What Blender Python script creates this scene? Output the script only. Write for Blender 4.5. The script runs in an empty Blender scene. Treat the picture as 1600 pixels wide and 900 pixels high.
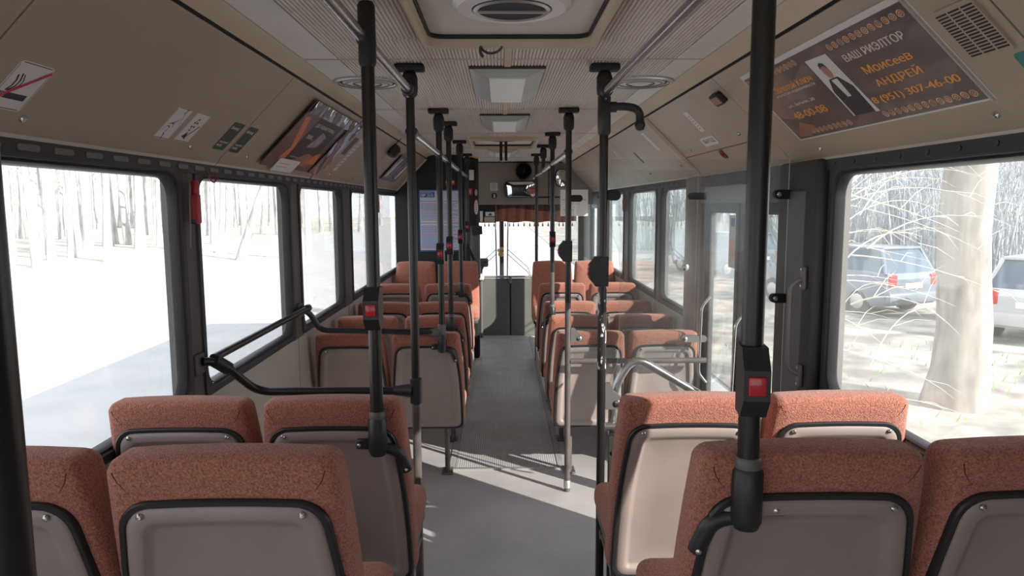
import bpy, bmesh, math, random
from mathutils import Vector, Matrix
rnd = random.Random(7)
S = bpy.context.scene
COL = S.collection
R = math.radians

# ------------------------------------------------------------------ camera
cd = bpy.data.cameras.new('camera'); cam = bpy.data.objects.new('camera', cd); COL.objects.link(cam)
cd.sensor_width = 36.0; cd.lens = 1110 / 1600 * 36.0; cd.clip_start = 0.02; cd.clip_end = 400
YAW, PITCH, ROLL = math.atan2(18, 1110), math.atan2(130, 1110), R(0.25)
cam.matrix_world = (Matrix.Translation((0, 0, 1.72)) @ Matrix.Rotation(-YAW, 4, 'Z')
                    @ Matrix.Rotation(math.pi / 2 - PITCH, 4, 'X') @ Matrix.Rotation(-ROLL, 4, 'Z'))
S.camera = cam
# ------------------------------------------------------------------ sky, sun, exposure
w = bpy.data.worlds.new('sky'); S.world = w; w.use_nodes = True
bg = w.node_tree.nodes['Background']
bg.inputs[0].default_value = (0.91, 0.945, 1.0, 1); bg.inputs[1].default_value = 2.3
sd = bpy.data.lights.new('sun', 'SUN'); sun = bpy.data.objects.new('sun', sd); COL.objects.link(sun)
sd.energy = 11.0; sd.angle = R(0.53); sd.color = (1.0, 0.93, 0.82)
SUN = Vector((-1.55, 1.33, -1.0)).normalized()
sun.rotation_euler = SUN.to_track_quat('-Z', 'Y').to_euler(); sun.location = (8, -7, 9)
S.view_settings.view_transform = 'Standard'; S.view_settings.look = 'None'
S.view_settings.gamma = 1.0; S.view_settings.use_curve_mapping = False
S.view_settings.exposure = 0.0

# ------------------------------------------------------------------ materials
MATS = {}
def mat(name, col, rough=0.5, metal=0.0, var=0.0, vscale=8.0, col2=None, bump=0.0, bscale=60.0, spec=0.5,
        detail=4.0, coat=0.0, trans=0.0, stretch=None, lo=0.35, hi=0.65, sheen=0.0):
    if name in MATS: return MATS[name]
    m = bpy.data.materials.new(name); m.use_nodes = True; nt = m.node_tree; N = nt.nodes; L = nt.links
    b = N['Principled BSDF']
    b.inputs['Base Color'].default_value = (*col, 1); b.inputs['Roughness'].default_value = rough
    b.inputs['Metallic'].default_value = metal; b.inputs['Specular IOR Level'].default_value = spec
    b.inputs['Coat Weight'].default_value = coat
    if sheen: b.inputs['Sheen Weight'].default_value = sheen; b.inputs['Sheen Roughness'].default_value = 0.6
    tc = N.new('ShaderNodeTexCoord'); src = tc.outputs['Object']
    if stretch:
        mp = N.new('ShaderNodeMapping'); mp.inputs['Scale'].default_value = stretch
        L.new(src, mp.inputs[0]); src = mp.outputs[0]
    if var or col2:
        n = N.new('ShaderNodeTexNoise'); n.inputs['Scale'].default_value = vscale; n.inputs['Detail'].default_value = detail
        L.new(src, n.inputs['Vector'])
        r = N.new('ShaderNodeValToRGB')
        c2 = col2 or tuple(min(1, c * (1 + var)) for c in col)
        c1 = col if col2 else tuple(c * (1 - var) for c in col)
        r.color_ramp.elements[0].color = (*c1, 1); r.color_ramp.elements[1].color = (*c2, 1)
        r.color_ramp.elements[0].position = lo; r.color_ramp.elements[1].position = hi
        L.new(n.outputs['Fac'], r.inputs[0]); L.new(r.outputs[0], b.inputs['Base Color'])
    if bump:
        n2 = N.new('ShaderNodeTexNoise'); n2.inputs['Scale'].default_value = bscale; n2.inputs['Detail'].default_value = 3
        L.new(src, n2.inputs['Vector'])
        bp = N.new('ShaderNodeBump'); bp.inputs['Strength'].default_value = bump; bp.inputs['Distance'].default_value = 0.004
        L.new(n2.outputs['Fac'], bp.inputs['Height']); L.new(bp.outputs[0], b.inputs['Normal'])
    MATS[name] = m
    return m

def glassmat(name, tint, haze=0.04, hazecol=(0.8, 0.82, 0.82), ior=1.45):
    m = bpy.data.materials.new(name); m.use_nodes = True; nt = m.node_tree; N = nt.nodes; L = nt.links
    for n in list(N): N.remove(n)
    out = N.new('ShaderNodeOutputMaterial'); tr = N.new('ShaderNodeBsdfTransparent'); gl = N.new('ShaderNodeBsdfGlossy')
    tr.inputs[0].default_value = (*tint, 1); gl.inputs['Roughness'].default_value = 0.02
    gl.inputs[0].default_value = (0.95, 0.97, 0.97, 1)
    lw = N.new('ShaderNodeLayerWeight'); lw.inputs[0].default_value = 0.5
    pw = N.new('ShaderNodeMath'); pw.operation = 'POWER'; pw.inputs[1].default_value = 4.5; L.new(lw.outputs['Facing'], pw.inputs[0])
    fr = N.new('ShaderNodeMath'); fr.operation = 'MULTIPLY_ADD'; fr.inputs[1].default_value = 0.8; fr.inputs[2].default_value = ((ior - 1) / (ior + 1)) ** 2; L.new(pw.outputs[0], fr.inputs[0])
    mx = N.new('ShaderNodeMixShader'); L.new(fr.outputs[0], mx.inputs[0]); L.new(tr.outputs[0], mx.inputs[1]); L.new(gl.outputs[0], mx.inputs[2])
    df = N.new('ShaderNodeBsdfDiffuse'); df.inputs[0].default_value = (*hazecol, 1)
    tl = N.new('ShaderNodeBsdfTranslucent'); tl.inputs[0].default_value = (*hazecol, 1)
    hz = N.new('ShaderNodeMixShader'); hz.inputs[0].default_value = 0.5; L.new(df.outputs[0], hz.inputs[1]); L.new(tl.outputs[0], hz.inputs[2])
    m2 = N.new('ShaderNodeMixShader'); L.new(mx.outputs[0], m2.inputs[1]); L.new(hz.outputs[0], m2.inputs[2])
    tc = N.new('ShaderNodeTexCoord'); nz = N.new('ShaderNodeTexNoise'); nz.inputs['Scale'].default_value = 2.5; nz.inputs['Detail'].default_value = 6
    mr = N.new('ShaderNodeMapRange'); mr.inputs[1].default_value = 0.3; mr.inputs[2].default_value = 0.75
    mr.inputs[3].default_value = haze * 0.4; mr.inputs[4].default_value = haze * 1.6
    L.new(tc.outputs['Object'], nz.inputs['Vector']); L.new(nz.outputs['Fac'], mr.inputs[0]); L.new(mr.outputs[0], m2.inputs[0])
    L.new(m2.outputs[0], out.inputs[0]); MATS[name] = m
    return m

M_fabric = mat('plush', (0.26, 0.083, 0.057), 0.95, vscale=240, col2=(0.58, 0.235, 0.162), bump=1.0, bscale=260, spec=0.15, detail=4, lo=0.33, hi=0.70, sheen=0.25)
M_seam = mat('seam_thread', (0.13, 0.035, 0.025), 0.9)
M_shell = mat('taupe_plastic', (0.335, 0.272, 0.255), 0.42, var=0.06, vscale=5, bump=0.05, bscale=220)
M_trimblk = mat('black_rubber', (0.022, 0.022, 0.024), 0.42)
M_pole = mat('black_pole', (0.015, 0.014, 0.014), 0.33, spec=0.5)
M_polew = mat('worn_pole', (0.075, 0.066, 0.064), 0.38, vscale=9, col2=(0.13, 0.11, 0.105), spec=0.6)
M_polechip = mat('chipped_pole', (0.02, 0.019, 0.019), 0.34, vscale=38, col2=(0.62, 0.62, 0.64), lo=0.56, hi=0.585, stretch=(1, 1, 0.45), detail=5)
M_chrome = mat('grey_rail', (0.42, 0.40, 0.41), 0.24, metal=0.85, var=0.1, vscale=6)
M_steel = mat('steel', (0.62, 0.62, 0.62), 0.25, metal=1.0)
M_alu = mat('aluminium', (0.55, 0.54, 0.52), 0.4, metal=0.8)
M_red = mat('red_button', (0.5, 0.02, 0.035), 0.25, coat=0.3)
M_redplastic = mat('red_plastic', (0.45, 0.03, 0.04), 0.35)
M_ceil = mat('ceiling_laminate', (0.645, 0.575, 0.535), 0.55, var=0.05, vscale=1.5)
M_ceiledge = mat('ceiling_smooth', (0.63, 0.59, 0.55), 0.45, var=0.04, vscale=2)
M_cream = mat('cream_trim', (0.56, 0.465, 0.345), 0.5, var=0.05, vscale=3)
M_cove = mat('beige_panel', (0.41, 0.335, 0.26), 0.42, var=0.05, vscale=1.2, bump=0.03, bscale=160)
M_lip = mat('pale_lip', (0.62, 0.60, 0.58), 0.35)
M_wall = mat('wall_laminate', (0.46, 0.40, 0.345), 0.6, var=0.06, vscale=2)
M_dark = mat('dark_frame', (0.036, 0.034, 0.036), 0.5, var=0.12, vscale=6)
M_darkgrey = mat('dark_grey_plastic', (0.12, 0.115, 0.115), 0.5, var=0.08, vscale=5)
M_pillar = mat('pillar_brown', (0.10, 0.09, 0.088), 0.5, var=0.1, vscale=4)
M_gasket = mat('grey_gasket', (0.045, 0.047, 0.052), 0.38)
M_slot = mat('slot_grey', (0.19, 0.18, 0.175), 0.5, metal=0.2)
M_floor = mat('floor_lino', (0.39, 0.375, 0.38), 0.5, vscale=2.2, col2=(0.53, 0.505, 0.50), bump=0.12, bscale=300, detail=9, lo=0.3, hi=0.75)
M_mat = mat('ribbed_rubber', (0.34, 0.345, 0.355), 0.5, vscale=5, col2=(0.47, 0.465, 0.47), detail=8, lo=0.3, hi=0.75)
M_matedge = mat('mat_border', (0.33, 0.33, 0.33), 0.55, var=0.15, vscale=8)
M_lampbody = mat('lamp_grey_green', (0.43, 0.45, 0.43), 0.4, var=0.04, vscale=3)
M_diff = mat('lamp_diffuser', (0.74, 0.70, 0.71), 0.35)
M_black = mat('matt_black', (0.012, 0.012, 0.013), 0.6)
M_white = mat('paper_white', (0.66, 0.64, 0.63), 0.5)
M_paperlit = mat('paper_notice', (0.78, 0.78, 0.77), 0.6)  # brighter copy of the white paper, light put into its colour
M_ink = mat('ink', (0.03, 0.028, 0.03), 0.6)
M_redink = mat('red_ink', (0.55, 0.03, 0.08), 0.5)
M_green = mat('green_sticker', (0.04, 0.07, 0.055), 0.5)
M_teal = mat('teal_sticker', (0.03, 0.22, 0.20), 0.5)
M_blue = mat('blue_print', (0.03, 0.11, 0.33), 0.5)
M_bluetext = mat('blue_text', (0.16, 0.22, 0.42), 0.6)
M_pinktext = mat('pink_text', (0.6, 0.16, 0.16), 0.6)
M_board = mat('board_paper', (0.50, 0.55, 0.66), 0.45)
M_posterdark = mat('poster_dark', (0.085, 0.062, 0.062), 0.28, vscale=4.0, col2=(0.16, 0.12, 0.115), detail=5, coat=0.4)
M_posterskin = mat('poster_tan', (0.34, 0.15, 0.09), 0.35, var=0.25, vscale=9)
M_gold = mat('gold_print', (0.80, 0.36, 0.07), 0.4)
M_goldpat = mat('gold_ornament', (0.62, 0.38, 0.24), 0.4, var=0.35, vscale=60)
M_silvertext = mat('silver_print', (0.72, 0.66, 0.63), 0.4)
M_suit = mat('suit_print', (0.035, 0.035, 0.04), 0.4)
M_skin = mat('skin_print', (0.40, 0.22, 0.17), 0.4)
M_orangeprint = mat('orange_print', (0.62, 0.20, 0.08), 0.3)
M_greyprint = mat('grey_print', (0.20, 0.22, 0.27), 0.25, vscale=16, col2=(0.34, 0.32, 0.36), coat=0.5)
M_film = mat('clear_film', (0.40, 0.38, 0.39), 0.12, vscale=7, col2=(0.16, 0.13, 0.135), coat=1.0, detail=3)
M_curtain = mat('curtain', (0.37, 0.15, 0.095), 0.9, var=0.15, vscale=20, sheen=0.2)
M_curtaindark = mat('curtain_band', (0.11, 0.05, 0.04), 0.9, var=0.2, vscale=14)
M_tassel = mat('tassel', (0.33, 0.16, 0.09), 0.9)
M_mirror = mat('mirror', (0.85, 0.87, 0.9), 0.02, metal=1.0)
M_gate = mat('gate_grey', (0.14, 0.145, 0.135), 0.4, var=0.06, vscale=3)
M_header = mat('header_panel', (0.30, 0.26, 0.235), 0.5, var=0.05, vscale=3)
M_gold2 = mat('toy_gold', (0.5, 0.30, 0.10), 0.4)
M_greenglass = mat('green_bottle', (0.02, 0.22, 0.07), 0.2)
M_yellow = mat('yellow_sticker', (0.60, 0.42, 0.04), 0.5)
M_bark = mat('pale_bark', (0.33, 0.33, 0.34), 0.9, vscale=5, col2=(0.58, 0.57, 0.56), stretch=(1, 1, .25))  # bark paled in colour to stand in for haze and flare
M_barkr = mat('grey_bark', (0.24, 0.225, 0.205), 0.9, vscale=6, col2=(0.46, 0.43, 0.39), stretch=(1, 1, .25), bump=.4, bscale=20)
M_barkfar = mat('far_bark', (0.20, 0.22, 0.245), 0.9, vscale=3, col2=(0.36, 0.38, 0.40), stretch=(1, 1, .2))  # blue-grey lightened so the colour carries the distant haze
M_twig = mat('pale_twig', (0.55, 0.52, 0.46), 0.8)
M_road = mat('road', (0.47, 0.48, 0.49), 0.9, vscale=1.2, col2=(0.53, 0.535, 0.54))
M_verge = mat('verge', (0.40, 0.41, 0.35), 0.95, vscale=1.3, col2=(0.62, 0.59, 0.52), detail=8)
M_litter = mat('leaf_litter', (0.19, 0.18, 0.165), 0.95, vscale=1.6, col2=(0.48, 0.45, 0.40), detail=9, bump=.5, bscale=10, lo=.38, hi=.62)
M_grass = mat('grass_tuft', (0.16, 0.30, 0.08), 0.9)
M_carsilver = mat('car_silver', (0.22, 0.26, 0.32), 0.3, metal=.3, coat=.5)
M_carwhite = mat('car_white', (0.55, 0.56, 0.58), 0.3, coat=.5)
M_cardark = mat('car_dark', (0.16, 0.19, 0.23), 0.3, coat=.5)
M_carglass = mat('car_glass', (0.10, 0.14, 0.19), 0.08)
M_tail = mat('tail_light', (0.62, 0.05, 0.05), 0.25)
M_tyre = mat('tyre', (0.03, 0.03, 0.03), 0.8)
G_win = glassmat('window_glass', (0.925, 0.93, 0.93), 0.012)
G_winr = glassmat('window_glass_dusty', (0.905, 0.915, 0.92), 0.08)  # dust film, its haze raised to pale the view outside
G_scr = glassmat('screen_glass', (0.94, 0.96, 0.96), 0.022, ior=1.4)
M_edge = mat('glass_edge', (0.62, 0.68, 0.67), 0.3)

# mat ribs: a fine wave bump across the aisle on the rubber mat
def add_wave(m, scale, direction, strength, dist):
    nt = m.node_tree; N = nt.nodes; L = nt.links
    tc = N.new('ShaderNodeTexCoord'); wv = N.new('ShaderNodeTexWave'); wv.bands_direction = direction
    wv.inputs['Scale'].default_value = scale; L.new(tc.outputs['Object'], wv.inputs['Vector'])
    bp = N.new('ShaderNodeBump'); bp.inputs['Strength'].default_value = strength; bp.inputs['Distance'].default_value = dist
    L.new(wv.outputs['Fac'], bp.inputs['Height']); L.new(bp.outputs[0], N['Principled BSDF'].inputs['Normal'])
add_wave(M_mat, 22, 'X', 0.5, 0.003)

# ------------------------------------------------------------------ mesh helpers
def link(o): COL.objects.link(o); return o
def props(o, label=None, cat=None, group=None, kind=None):
    if label: o['label'] = label
    if cat: o['category'] = cat
    if group: o['group'] = group
    if kind: o['kind'] = kind
    return o
def thing(name, label, cat, loc=(0, 0, 0), group=None, kind=None):
    o = bpy.data.objects.new(name, None); link(o); o.location = loc; o.empty_display_size = 0.1
    return props(o, label, cat, group, kind)

class MB:
    def __init__(s): s.v = []; s.f = []; s.mi = []
    def add(s, vs, fs, mi=0):
        n = len(s.v); s.v += [tuple(p) for p in vs]; s.f += [tuple(i + n for i in f) for f in fs]; s.mi += [mi] * len(fs); return s
    def box(s, x0, x1, y0, y1, z0, z1, mi=0):
        return s.add([(x0, y0, z0), (x1, y0, z0), (x1, y1, z0), (x0, y1, z0), (x0, y0, z1), (x1, y0, z1), (x1, y1, z1), (x0, y1, z1)],
                     [(0, 3, 2, 1), (4, 5, 6, 7), (0, 1, 5, 4), (1, 2, 6, 5), (2, 3, 7, 6), (3, 0, 4, 7)], mi)
    def rbox(s, x0, x1, y0, y1, z0, z1, r=0.01, seg=2):
        bm = bmesh.new(); bmesh.ops.create_cube(bm, size=1.0)
        for v in bm.verts:
            v.co = Vector(((x0 + x1) / 2 + v.co.x * (x1 - x0), (y0 + y1) / 2 + v.co.y * (y1 - y0), (z0 + z1) / 2 + v.co.z * (z1 - z0)))
        bmesh.ops.bevel(bm, geom=list(bm.edges), offset=r, segments=seg, profile=0.5, affect='EDGES')
        bm.verts.index_update(); s.add([v.co for v in bm.verts], [[v.index for v in f.verts] for f in bm.faces]); bm.free(); return s
    def loft(s, rings, cap0=True, cap1=True, closed=True, mi=0):
        n = len(rings[0]); vs = [p for r in rings for p in r]; fs = []
        for k in range(len(rings) - 1):
            for i in range(n if closed else n - 1):
                a, b = k * n + i, k * n + (i + 1) % n; fs.append((a, b, b + n, a + n))
        if cap0: fs.append(tuple(range(n - 1, -1, -1)))
        if cap1: fs.append(tuple((len(rings) - 1) * n + i for i in range(n)))
        return s.add(vs, fs, mi)
    def tube(s, pts, r, n=10, caps=True):
        pts = [Vector(p) for p in pts]; rr = r if isinstance(r, (list, tuple)) else [r] * len(pts)
        rings = []; up = None
        for i, p in enumerate(pts):
            t = (pts[min(i + 1, len(pts) - 1)] - pts[max(i - 1, 0)]).normalized()
            if up is None: up = Vector((0, 0, 1)) if abs(t.z) < 0.9 else Vector((1, 0, 0))
            a = t.cross(up)
            if a.length < 1e-4: a = t.orthogonal()
            a.normalize(); up = a.cross(t).normalized()
            rings.append([p + (a * math.cos(2 * math.pi * k / n) + up * math.sin(2 * math.pi * k / n)) * rr[i] for k in range(n)])
        return s.loft(rings, caps, caps)
    def cyl(s, p0, p1, r0, r1=None, n=16): return s.tube([p0, p1], [r0, r0 if r1 is None else r1], n)
    def lathe(s, prof, o, axis='Z', n=28):
        rings = []
        for r, h in prof:
            ring = []
            for k in range(n):
                a = 2 * math.pi * k / n; c, d = r * math.cos(a), r * math.sin(a)
                q = {'Z': (c, d, h), 'Y': (c, h, d), 'X': (h, c, d)}[axis]
                ring.append((o[0] + q[0], o[1] + q[1], o[2] + q[2]))
            rings.append(ring)
        return s.loft(rings)
    def prism(s, pts, z0, z1):
        return s.loft([[(x, y, z0) for x, y in pts], [(x, y, z1) for x, y in pts]])
    def build(s, name, m, parent=None, world=True, angle=38, origin=None, sub=0):
        me = bpy.data.meshes.new(name)
        off = Vector((0, 0, 0))
        if parent is not None and world:
            p = parent
            while p is not None: off = off + p.location; p = p.parent
        elif parent is None:
            if origin is None:
                xs, ys, zs = zip(*s.v); origin = ((min(xs) + max(xs)) / 2, (min(ys) + max(ys)) / 2, min(zs))
            off = Vector(origin)
        me.from_pydata([(a - off.x, b - off.y, c - off.z) for a, b, c in s.v], [], s.f)
        for x in (m if isinstance(m, (list, tuple)) else [m]): me.materials.append(x)
        if any(s.mi): me.polygons.foreach_set('material_index', s.mi)
        bm = bmesh.new(); bm.from_mesh(me); bmesh.ops.recalc_face_normals(bm, faces=bm.faces); bm.to_mesh(me); bm.free()
        me.polygons.foreach_set('use_smooth', [True] * len(me.polygons)); me.set_sharp_from_angle(angle=R(angle)); me.update()
        o = bpy.data.objects.new(name, me); link(o)
        if parent is not None: o.parent = parent
        else: o.location = off
        return o

def struct(o, label=None): props(o, label, kind='structure'); return o
def inst(src, name, parent, loc=(0, 0, 0), rot=None):
    o = src.copy(); o.name = name; link(o); o.parent = parent; o.location = loc
    if rot: o.rotation_euler = rot
    return o
def share(me, name, parent, loc=(0, 0, 0), rot=None):
    o = bpy.data.objects.new(name, me); link(o); o.parent = parent; o.location = loc
    if rot: o.rotation_euler = rot
    return o
def mesh_of(mb, m, name='m', angle=38):
    o = mb.build(name, m, origin=(0, 0, 0), angle=angle); me = o.data; bpy.data.objects.remove(o); return me
def arc(c, r, a0, a1, n): return [(c[0] + r * math.cos(R(a0 + (a1 - a0) * i / n)), c[1] + r * math.sin(R(a0 + (a1 - a0) * i / n))) for i in range(n + 1)]
def rrect(x0, x1, y0, y1, r, n=6):
    r = max(1e-4, r)
    return (arc((x1 - r, y1 - r), r, 0, 90, n) + arc((x0 + r, y1 - r), r, 90, 180, n) + arc((x0 + r, y0 + r), r, 180, 270, n) + arc((x1 - r, y0 + r), r, 270, 360, n))
def bez(p0, p1, p2, p3, n=10):
    p0, p1, p2, p3 = map(Vector, (p0, p1, p2, p3)); out = []
    for i in range(n + 1):
        t = i / n; out.append(p0 * (1 - t) ** 3 + p1 * 3 * t * (1 - t) ** 2 + p2 * 3 * t * t * (1 - t) + p3 * t ** 3)
    return out
def bend(pts, rad=0.05, n=6):
    pts = [Vector(p) for p in pts]; out = [pts[0]]
    for i in range(1, len(pts) - 1):
        a, b, c = pts[i - 1], pts[i], pts[i + 1]; u = (a - b).normalized(); v = (c - b).normalized()
        p, q = b + u * rad, b + v * rad
        for k in range(n + 1):
            t = k / n; out.append(p * (1 - t) ** 2 + b * 2 * t * (1 - t) + q * t * t)
    return out + [pts[-1]]
def text(parent, body, x0, x1, y0, y1, m, z=0.0016, name='lettering'):
    cu = bpy.data.curves.new(name, 'FONT'); cu.body = body.replace('\u0435', 'e'); cu.size = 1.0; cu.extrude = 0.0
    o = bpy.data.objects.new(name, cu); link(o)
    me = bpy.data.meshes.new_from_object(o.evaluated_get(bpy.context.evaluated_depsgraph_get()))
    bpy.data.objects.remove(o)
    xs = [v.co.x for v in me.vertices] or [0, 1]; ys = [v.co.y for v in me.vertices] or [0, 1]
    ax, bx, ay, by = min(xs), max(xs), min(ys), max(ys)
    for v in me.vertices:
        v.co = Vector((x0 + (v.co.x - ax) / (bx - ax) * (x1 - x0), y0 + (v.co.y - ay) / (by - ay) * (y1 - y0), z))
    bm = bmesh.new(); bm.from_mesh(me)
    g = bmesh.ops.duplicate(bm, geom=bm.verts[:] + bm.edges[:] + bm.faces[:])['geom']     # a second, shifted pass thickens the strokes
    bmesh.ops.translate(bm, vec=((y1 - y0) * .07, 0, .00005), verts=[e for e in g if isinstance(e, bmesh.types.BMVert)])
    bm.to_mesh(me); bm.free()
    me.materials.clear(); me.materials.append(m); me.name = name
    t = bpy.data.objects.new(name, me); link(t); t.parent = parent; return t

CX = 0.033; WL, WR = -1.155, 1.22; ZC = 2.265; GZ = -0.70
YB, YF = -1.5, 10.45
COVE_T = {-1: (-0.806, 2.23), 1: (0.855, 2.23)}; COVE_B = {-1: (-1.145, 1.885), 1: (1.211, 1.885)}

# ================================================================== STRUCTURE
# floor with the rear door's step well cut out
fl = MB()
fl.box(WL - .06, .62, YB, YF, -.06, 0).box(.62, WR + .07, YB, 3.0, -.06, 0).box(.62, WR + .07, 4.22, YF, -.06, 0)
floor = struct(fl.build('floor', M_floor, origin=(CX, 4, 0)), 'grey linoleum floor of the bus')
sw = MB().box(.90, WR + .07, 3.0, 4.22, -.5, -.44).box(.62, .90, 3.0, 4.22, -.27, -.21).box(.62, .625, 3.0, 4.22, -.21, -.0).box(.90, .905, 3, 4.22, -.44, -.22)
sw.build('step_well', M_mat, floor)
am = MB().box(-.30, .365, 4.5, 9.2, .0, .006); am.build('aisle_mat', M_mat, floor)
for a, b in ((-.345, -.305), (.37, .41)): MB().box(a, b, 4.5, 9.2, .0, .008).build('mat_border', M_matedge, floor)
MB().box(-.345, .41, 4.478, 4.5, 0, .009).build('edge_strip', M_alu, floor)

# podiums below the rear rows and wheel arches
for nm, x0, x1 in (('left', WL - .02, -.30), ('right', .385, WR + .02)):
    p = MB().box(x0, x1, YB, 1.72, 0, .32).box(x0, x1, 1.72, 2.62, 0, .19)
    struct(p.build('podium_' + nm, M_floor), 'raised grey floor under the two nearest seat rows, ' + nm + ' side')
    p = MB().box(x0, x1, 6.05, 7.0, 0, .07).box(x0, x1, 7.0, 7.86, 0, .16)
    struct(p.build('wheel_arch_' + nm, M_floor), 'low platform over the front wheel, ' + nm + ' side')

WZ0, WZ1 = 1.01, 1.835
LW = [(-1.25, .82), (1.0, 2.58), (2.745, 3.91), (4.12, 5.21), (5.54, 6.42), (6.72, 8.3), (8.6, 9.9)]
RW = [(1.3, 2.585), (4.60, 5.37), (5.54, 6.70), (7.0, 8.15)]
def side_wall(s, wins, gaps):
    xi = WL if s < 0 else WR; xo = xi + s * .06; X = sorted((xi, xo))
    nm = 'left' if s < 0 else 'right'
    # lower panels (skipping door gaps)
    segs = []; y = YB
    for g0, g1 in gaps: segs.append((y, g0)); y = g1
    segs.append((y, YF))
    b = MB()
    for a, c in segs: b.box(*X, a, c, -.45, .975)
    wall = struct(b.build('wall_' + nm, M_wall, origin=(xi, 4, 0)), 'beige lower wall of the bus, ' + nm + ' side')
    MB().box(*X, YB, YF, 1.845, 2.38).build('upper_wall', M_dark, wall)
    cuts = sorted(wins + gaps); y = YB
    for a, c in cuts:
        a2, c2 = (a - .005, c + .005)
        if a2 - y > .02: MB().box(*sorted((xi + s * -.004, xo)), y, a2, .97, 1.86).build('pillar', M_pillar, wall)
        y = c2
    if YF - y > .02: MB().box(*sorted((xi - s * .004, xo)), y, YF, .97, 1.86).build('pillar', M_pillar, wall)
    # thin joint strips of the lower wall panels
    for yy in (2.66, 4.02, 5.38):
        if s < 0: MB().box(xi, xi + .004, yy - .012, yy + .012, .19 if yy < 2.7 else 0, .97).build('joint_strip', M_wall, wall)
    # slotted header rail
    hr = MB().box(*sorted((xi - s * .018, xi + s * .01)), YB, 9.2, 1.842, 1.884).build('header_rail', M_dark, wall)
    sl = MB(); ring = rrect(-.042, .042, -.008, .008, .0079, 4)
    sl.loft([[(0, q[0], q[1]) for q in ring], [(-s * .003, q[0], q[1]) for q in ring]])
    me = mesh_of(sl, M_slot if s < 0 else M_dark)  # left slots coloured lighter for the brightness showing through the openings
    y = 1.2
    while y < 7.8:
        share(me, 'slot', hr, (xi - s * .018 - xi, y - 4, 1.862))
        y += .14
    # windows
    for k, (a, c) in enumerate(wins):
        n = k + 1 if s < 0 else k + 1 + len(LW)
        def ring(d, r, x): return [(x, q[0], q[1]) for q in rrect(a - d, c + d, WZ0 - d, WZ1 + d, r)]
        x1 = xi - s * .012
        f = MB().loft([ring(.035, .03, xi + s * .004), ring(.03, .03, x1), ring(.004, .085, x1), ring(-.002, .085, xi)], False, False)
        fo = struct(f.build('window_%d' % n, M_dark), 'side window %s, dark frame with rounded corners' % nm)
        g = MB().loft([ring(-.002, .085, xi - s * .002), ring(-.007, .082, xi - s * .004), ring(-.013, .079, xi + s * .004), ring(-.016, .076, xi + s * .03), ring(.002, .085, xi + s * .03)], False, False)
        g.build('gasket', M_gasket, fo)
        g = MB().loft([ring(.01, .08, xi + s * .028), ring(.01, .08, xi + s * .033)])
        g.build('pane', G_win if s < 0 else G_winr, fo)
    return wall
wall_l = side_wall(-1, LW, [])
wall_r = side_wall(1, RW, [(3.02, 4.24), (8.35, 9.6)])

# rear wall with a rear window, front bulkhead corners
rb = MB().box(WL - .06, WR + .06, YB - .06, YB, -.45, .95).box(WL - .06, WR + .06, YB - .06, YB, 1.85, 2.38).box(WL - .06, -.98, YB - .06, YB, .95, 1.85).box(1.05, WR + .06, YB - .06, YB, .95, 1.85)
struct(rb.build('wall_back', M_wall), 'rear wall of the bus')
roof = struct(MB().box(WL - .08, WR + .08, YB - .06, YF + .05, 2.36, 2.42).build('roof', M_lip), 'bus roof skin')
sb = MB()
struct(MB().box(WL - .06, WR + .06, YB - .06, YF, -.5, -.46).build('underbody', M_black), 'dark underside of the bus')

# ceiling: smooth backing, ribbed panels, cover strips
ceil = struct(MB().box(-.74, .78, YB, 9.2, ZC + .010, ZC + .03).build('ceiling', M_ceiledge, origin=(CX, 4, ZC)), 'ceiling of ribbed beige panels')
JY = [-1.5, -.1, 1.33, 2.759, 4.165, 5.56, 6.95, 8.35, 9.2]
HATCH = [(-.245, .311, 1.15, 2.43), (-.245, .311, 5.86, 6.72)]
def rib_panel(y0, y1, x0, x1):
    pitch = .0128; n = max(1, int((x1 - x0) / pitch)); pitch = (x1 - x0) / n; prof = []
    for i in range(n):
        x = x0 + i * pitch
        prof += [(x, ZC + .006), (x + pitch * .2, ZC + .0005), (x + pitch * .38, ZC), (x + pitch * .62, ZC), (x + pitch * .8, ZC + .0005)]
    prof.append((x1, ZC + .006))
    return MB().loft([[(x, y0, z) for x, z in prof], [(x, y1, z) for x, z in prof]], False, False, closed=False)
def flat_panel(y0, y1, x0, x1): return MB().box(x0, x1, y0, y1, ZC, ZC + .01)
for k in range(len(JY) - 1):
    y0, y1 = JY[k] + .003, JY[k + 1] - .003
    flat_panel(y0, y1, -.733, -.603).build('smooth_panel', M_ceiledge, ceil)
    flat_panel(y0, y1, .668, .772).build('smooth_panel', M_ceiledge, ceil)
    cutsY = sorted([y0, y1] + [v for h in HATCH for v in h[2:] if y0 < v < y1])
    for a, b in zip(cutsY[:-1], cutsY[1:]):
        m_ = (a + b) / 2; h = [h for h in HATCH if h[2] < m_ < h[3]]
        if h:
            rib_panel(a, b, -.6, h[0][0]).build('ribbed_panel', M_ceil, ceil, angle=20); rib_panel(a, b, h[0][1], .665).build('ribbed_panel', M_ceil, ceil, angle=20)
        else:
            rib_panel(a, b, -.6, .665).build('ribbed_panel', M_ceil, ceil, angle=20)
            MB().box(CX - .013, CX + .013, a, b, ZC - .004, ZC + .002).build('cover_strip', M_cream, ceil)
    if k: MB().box(-.733, .772, JY[k] - .006, JY[k] + .006, ZC - .003, ZC + .004).build('joint_strip', M_cream, ceil)

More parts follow.
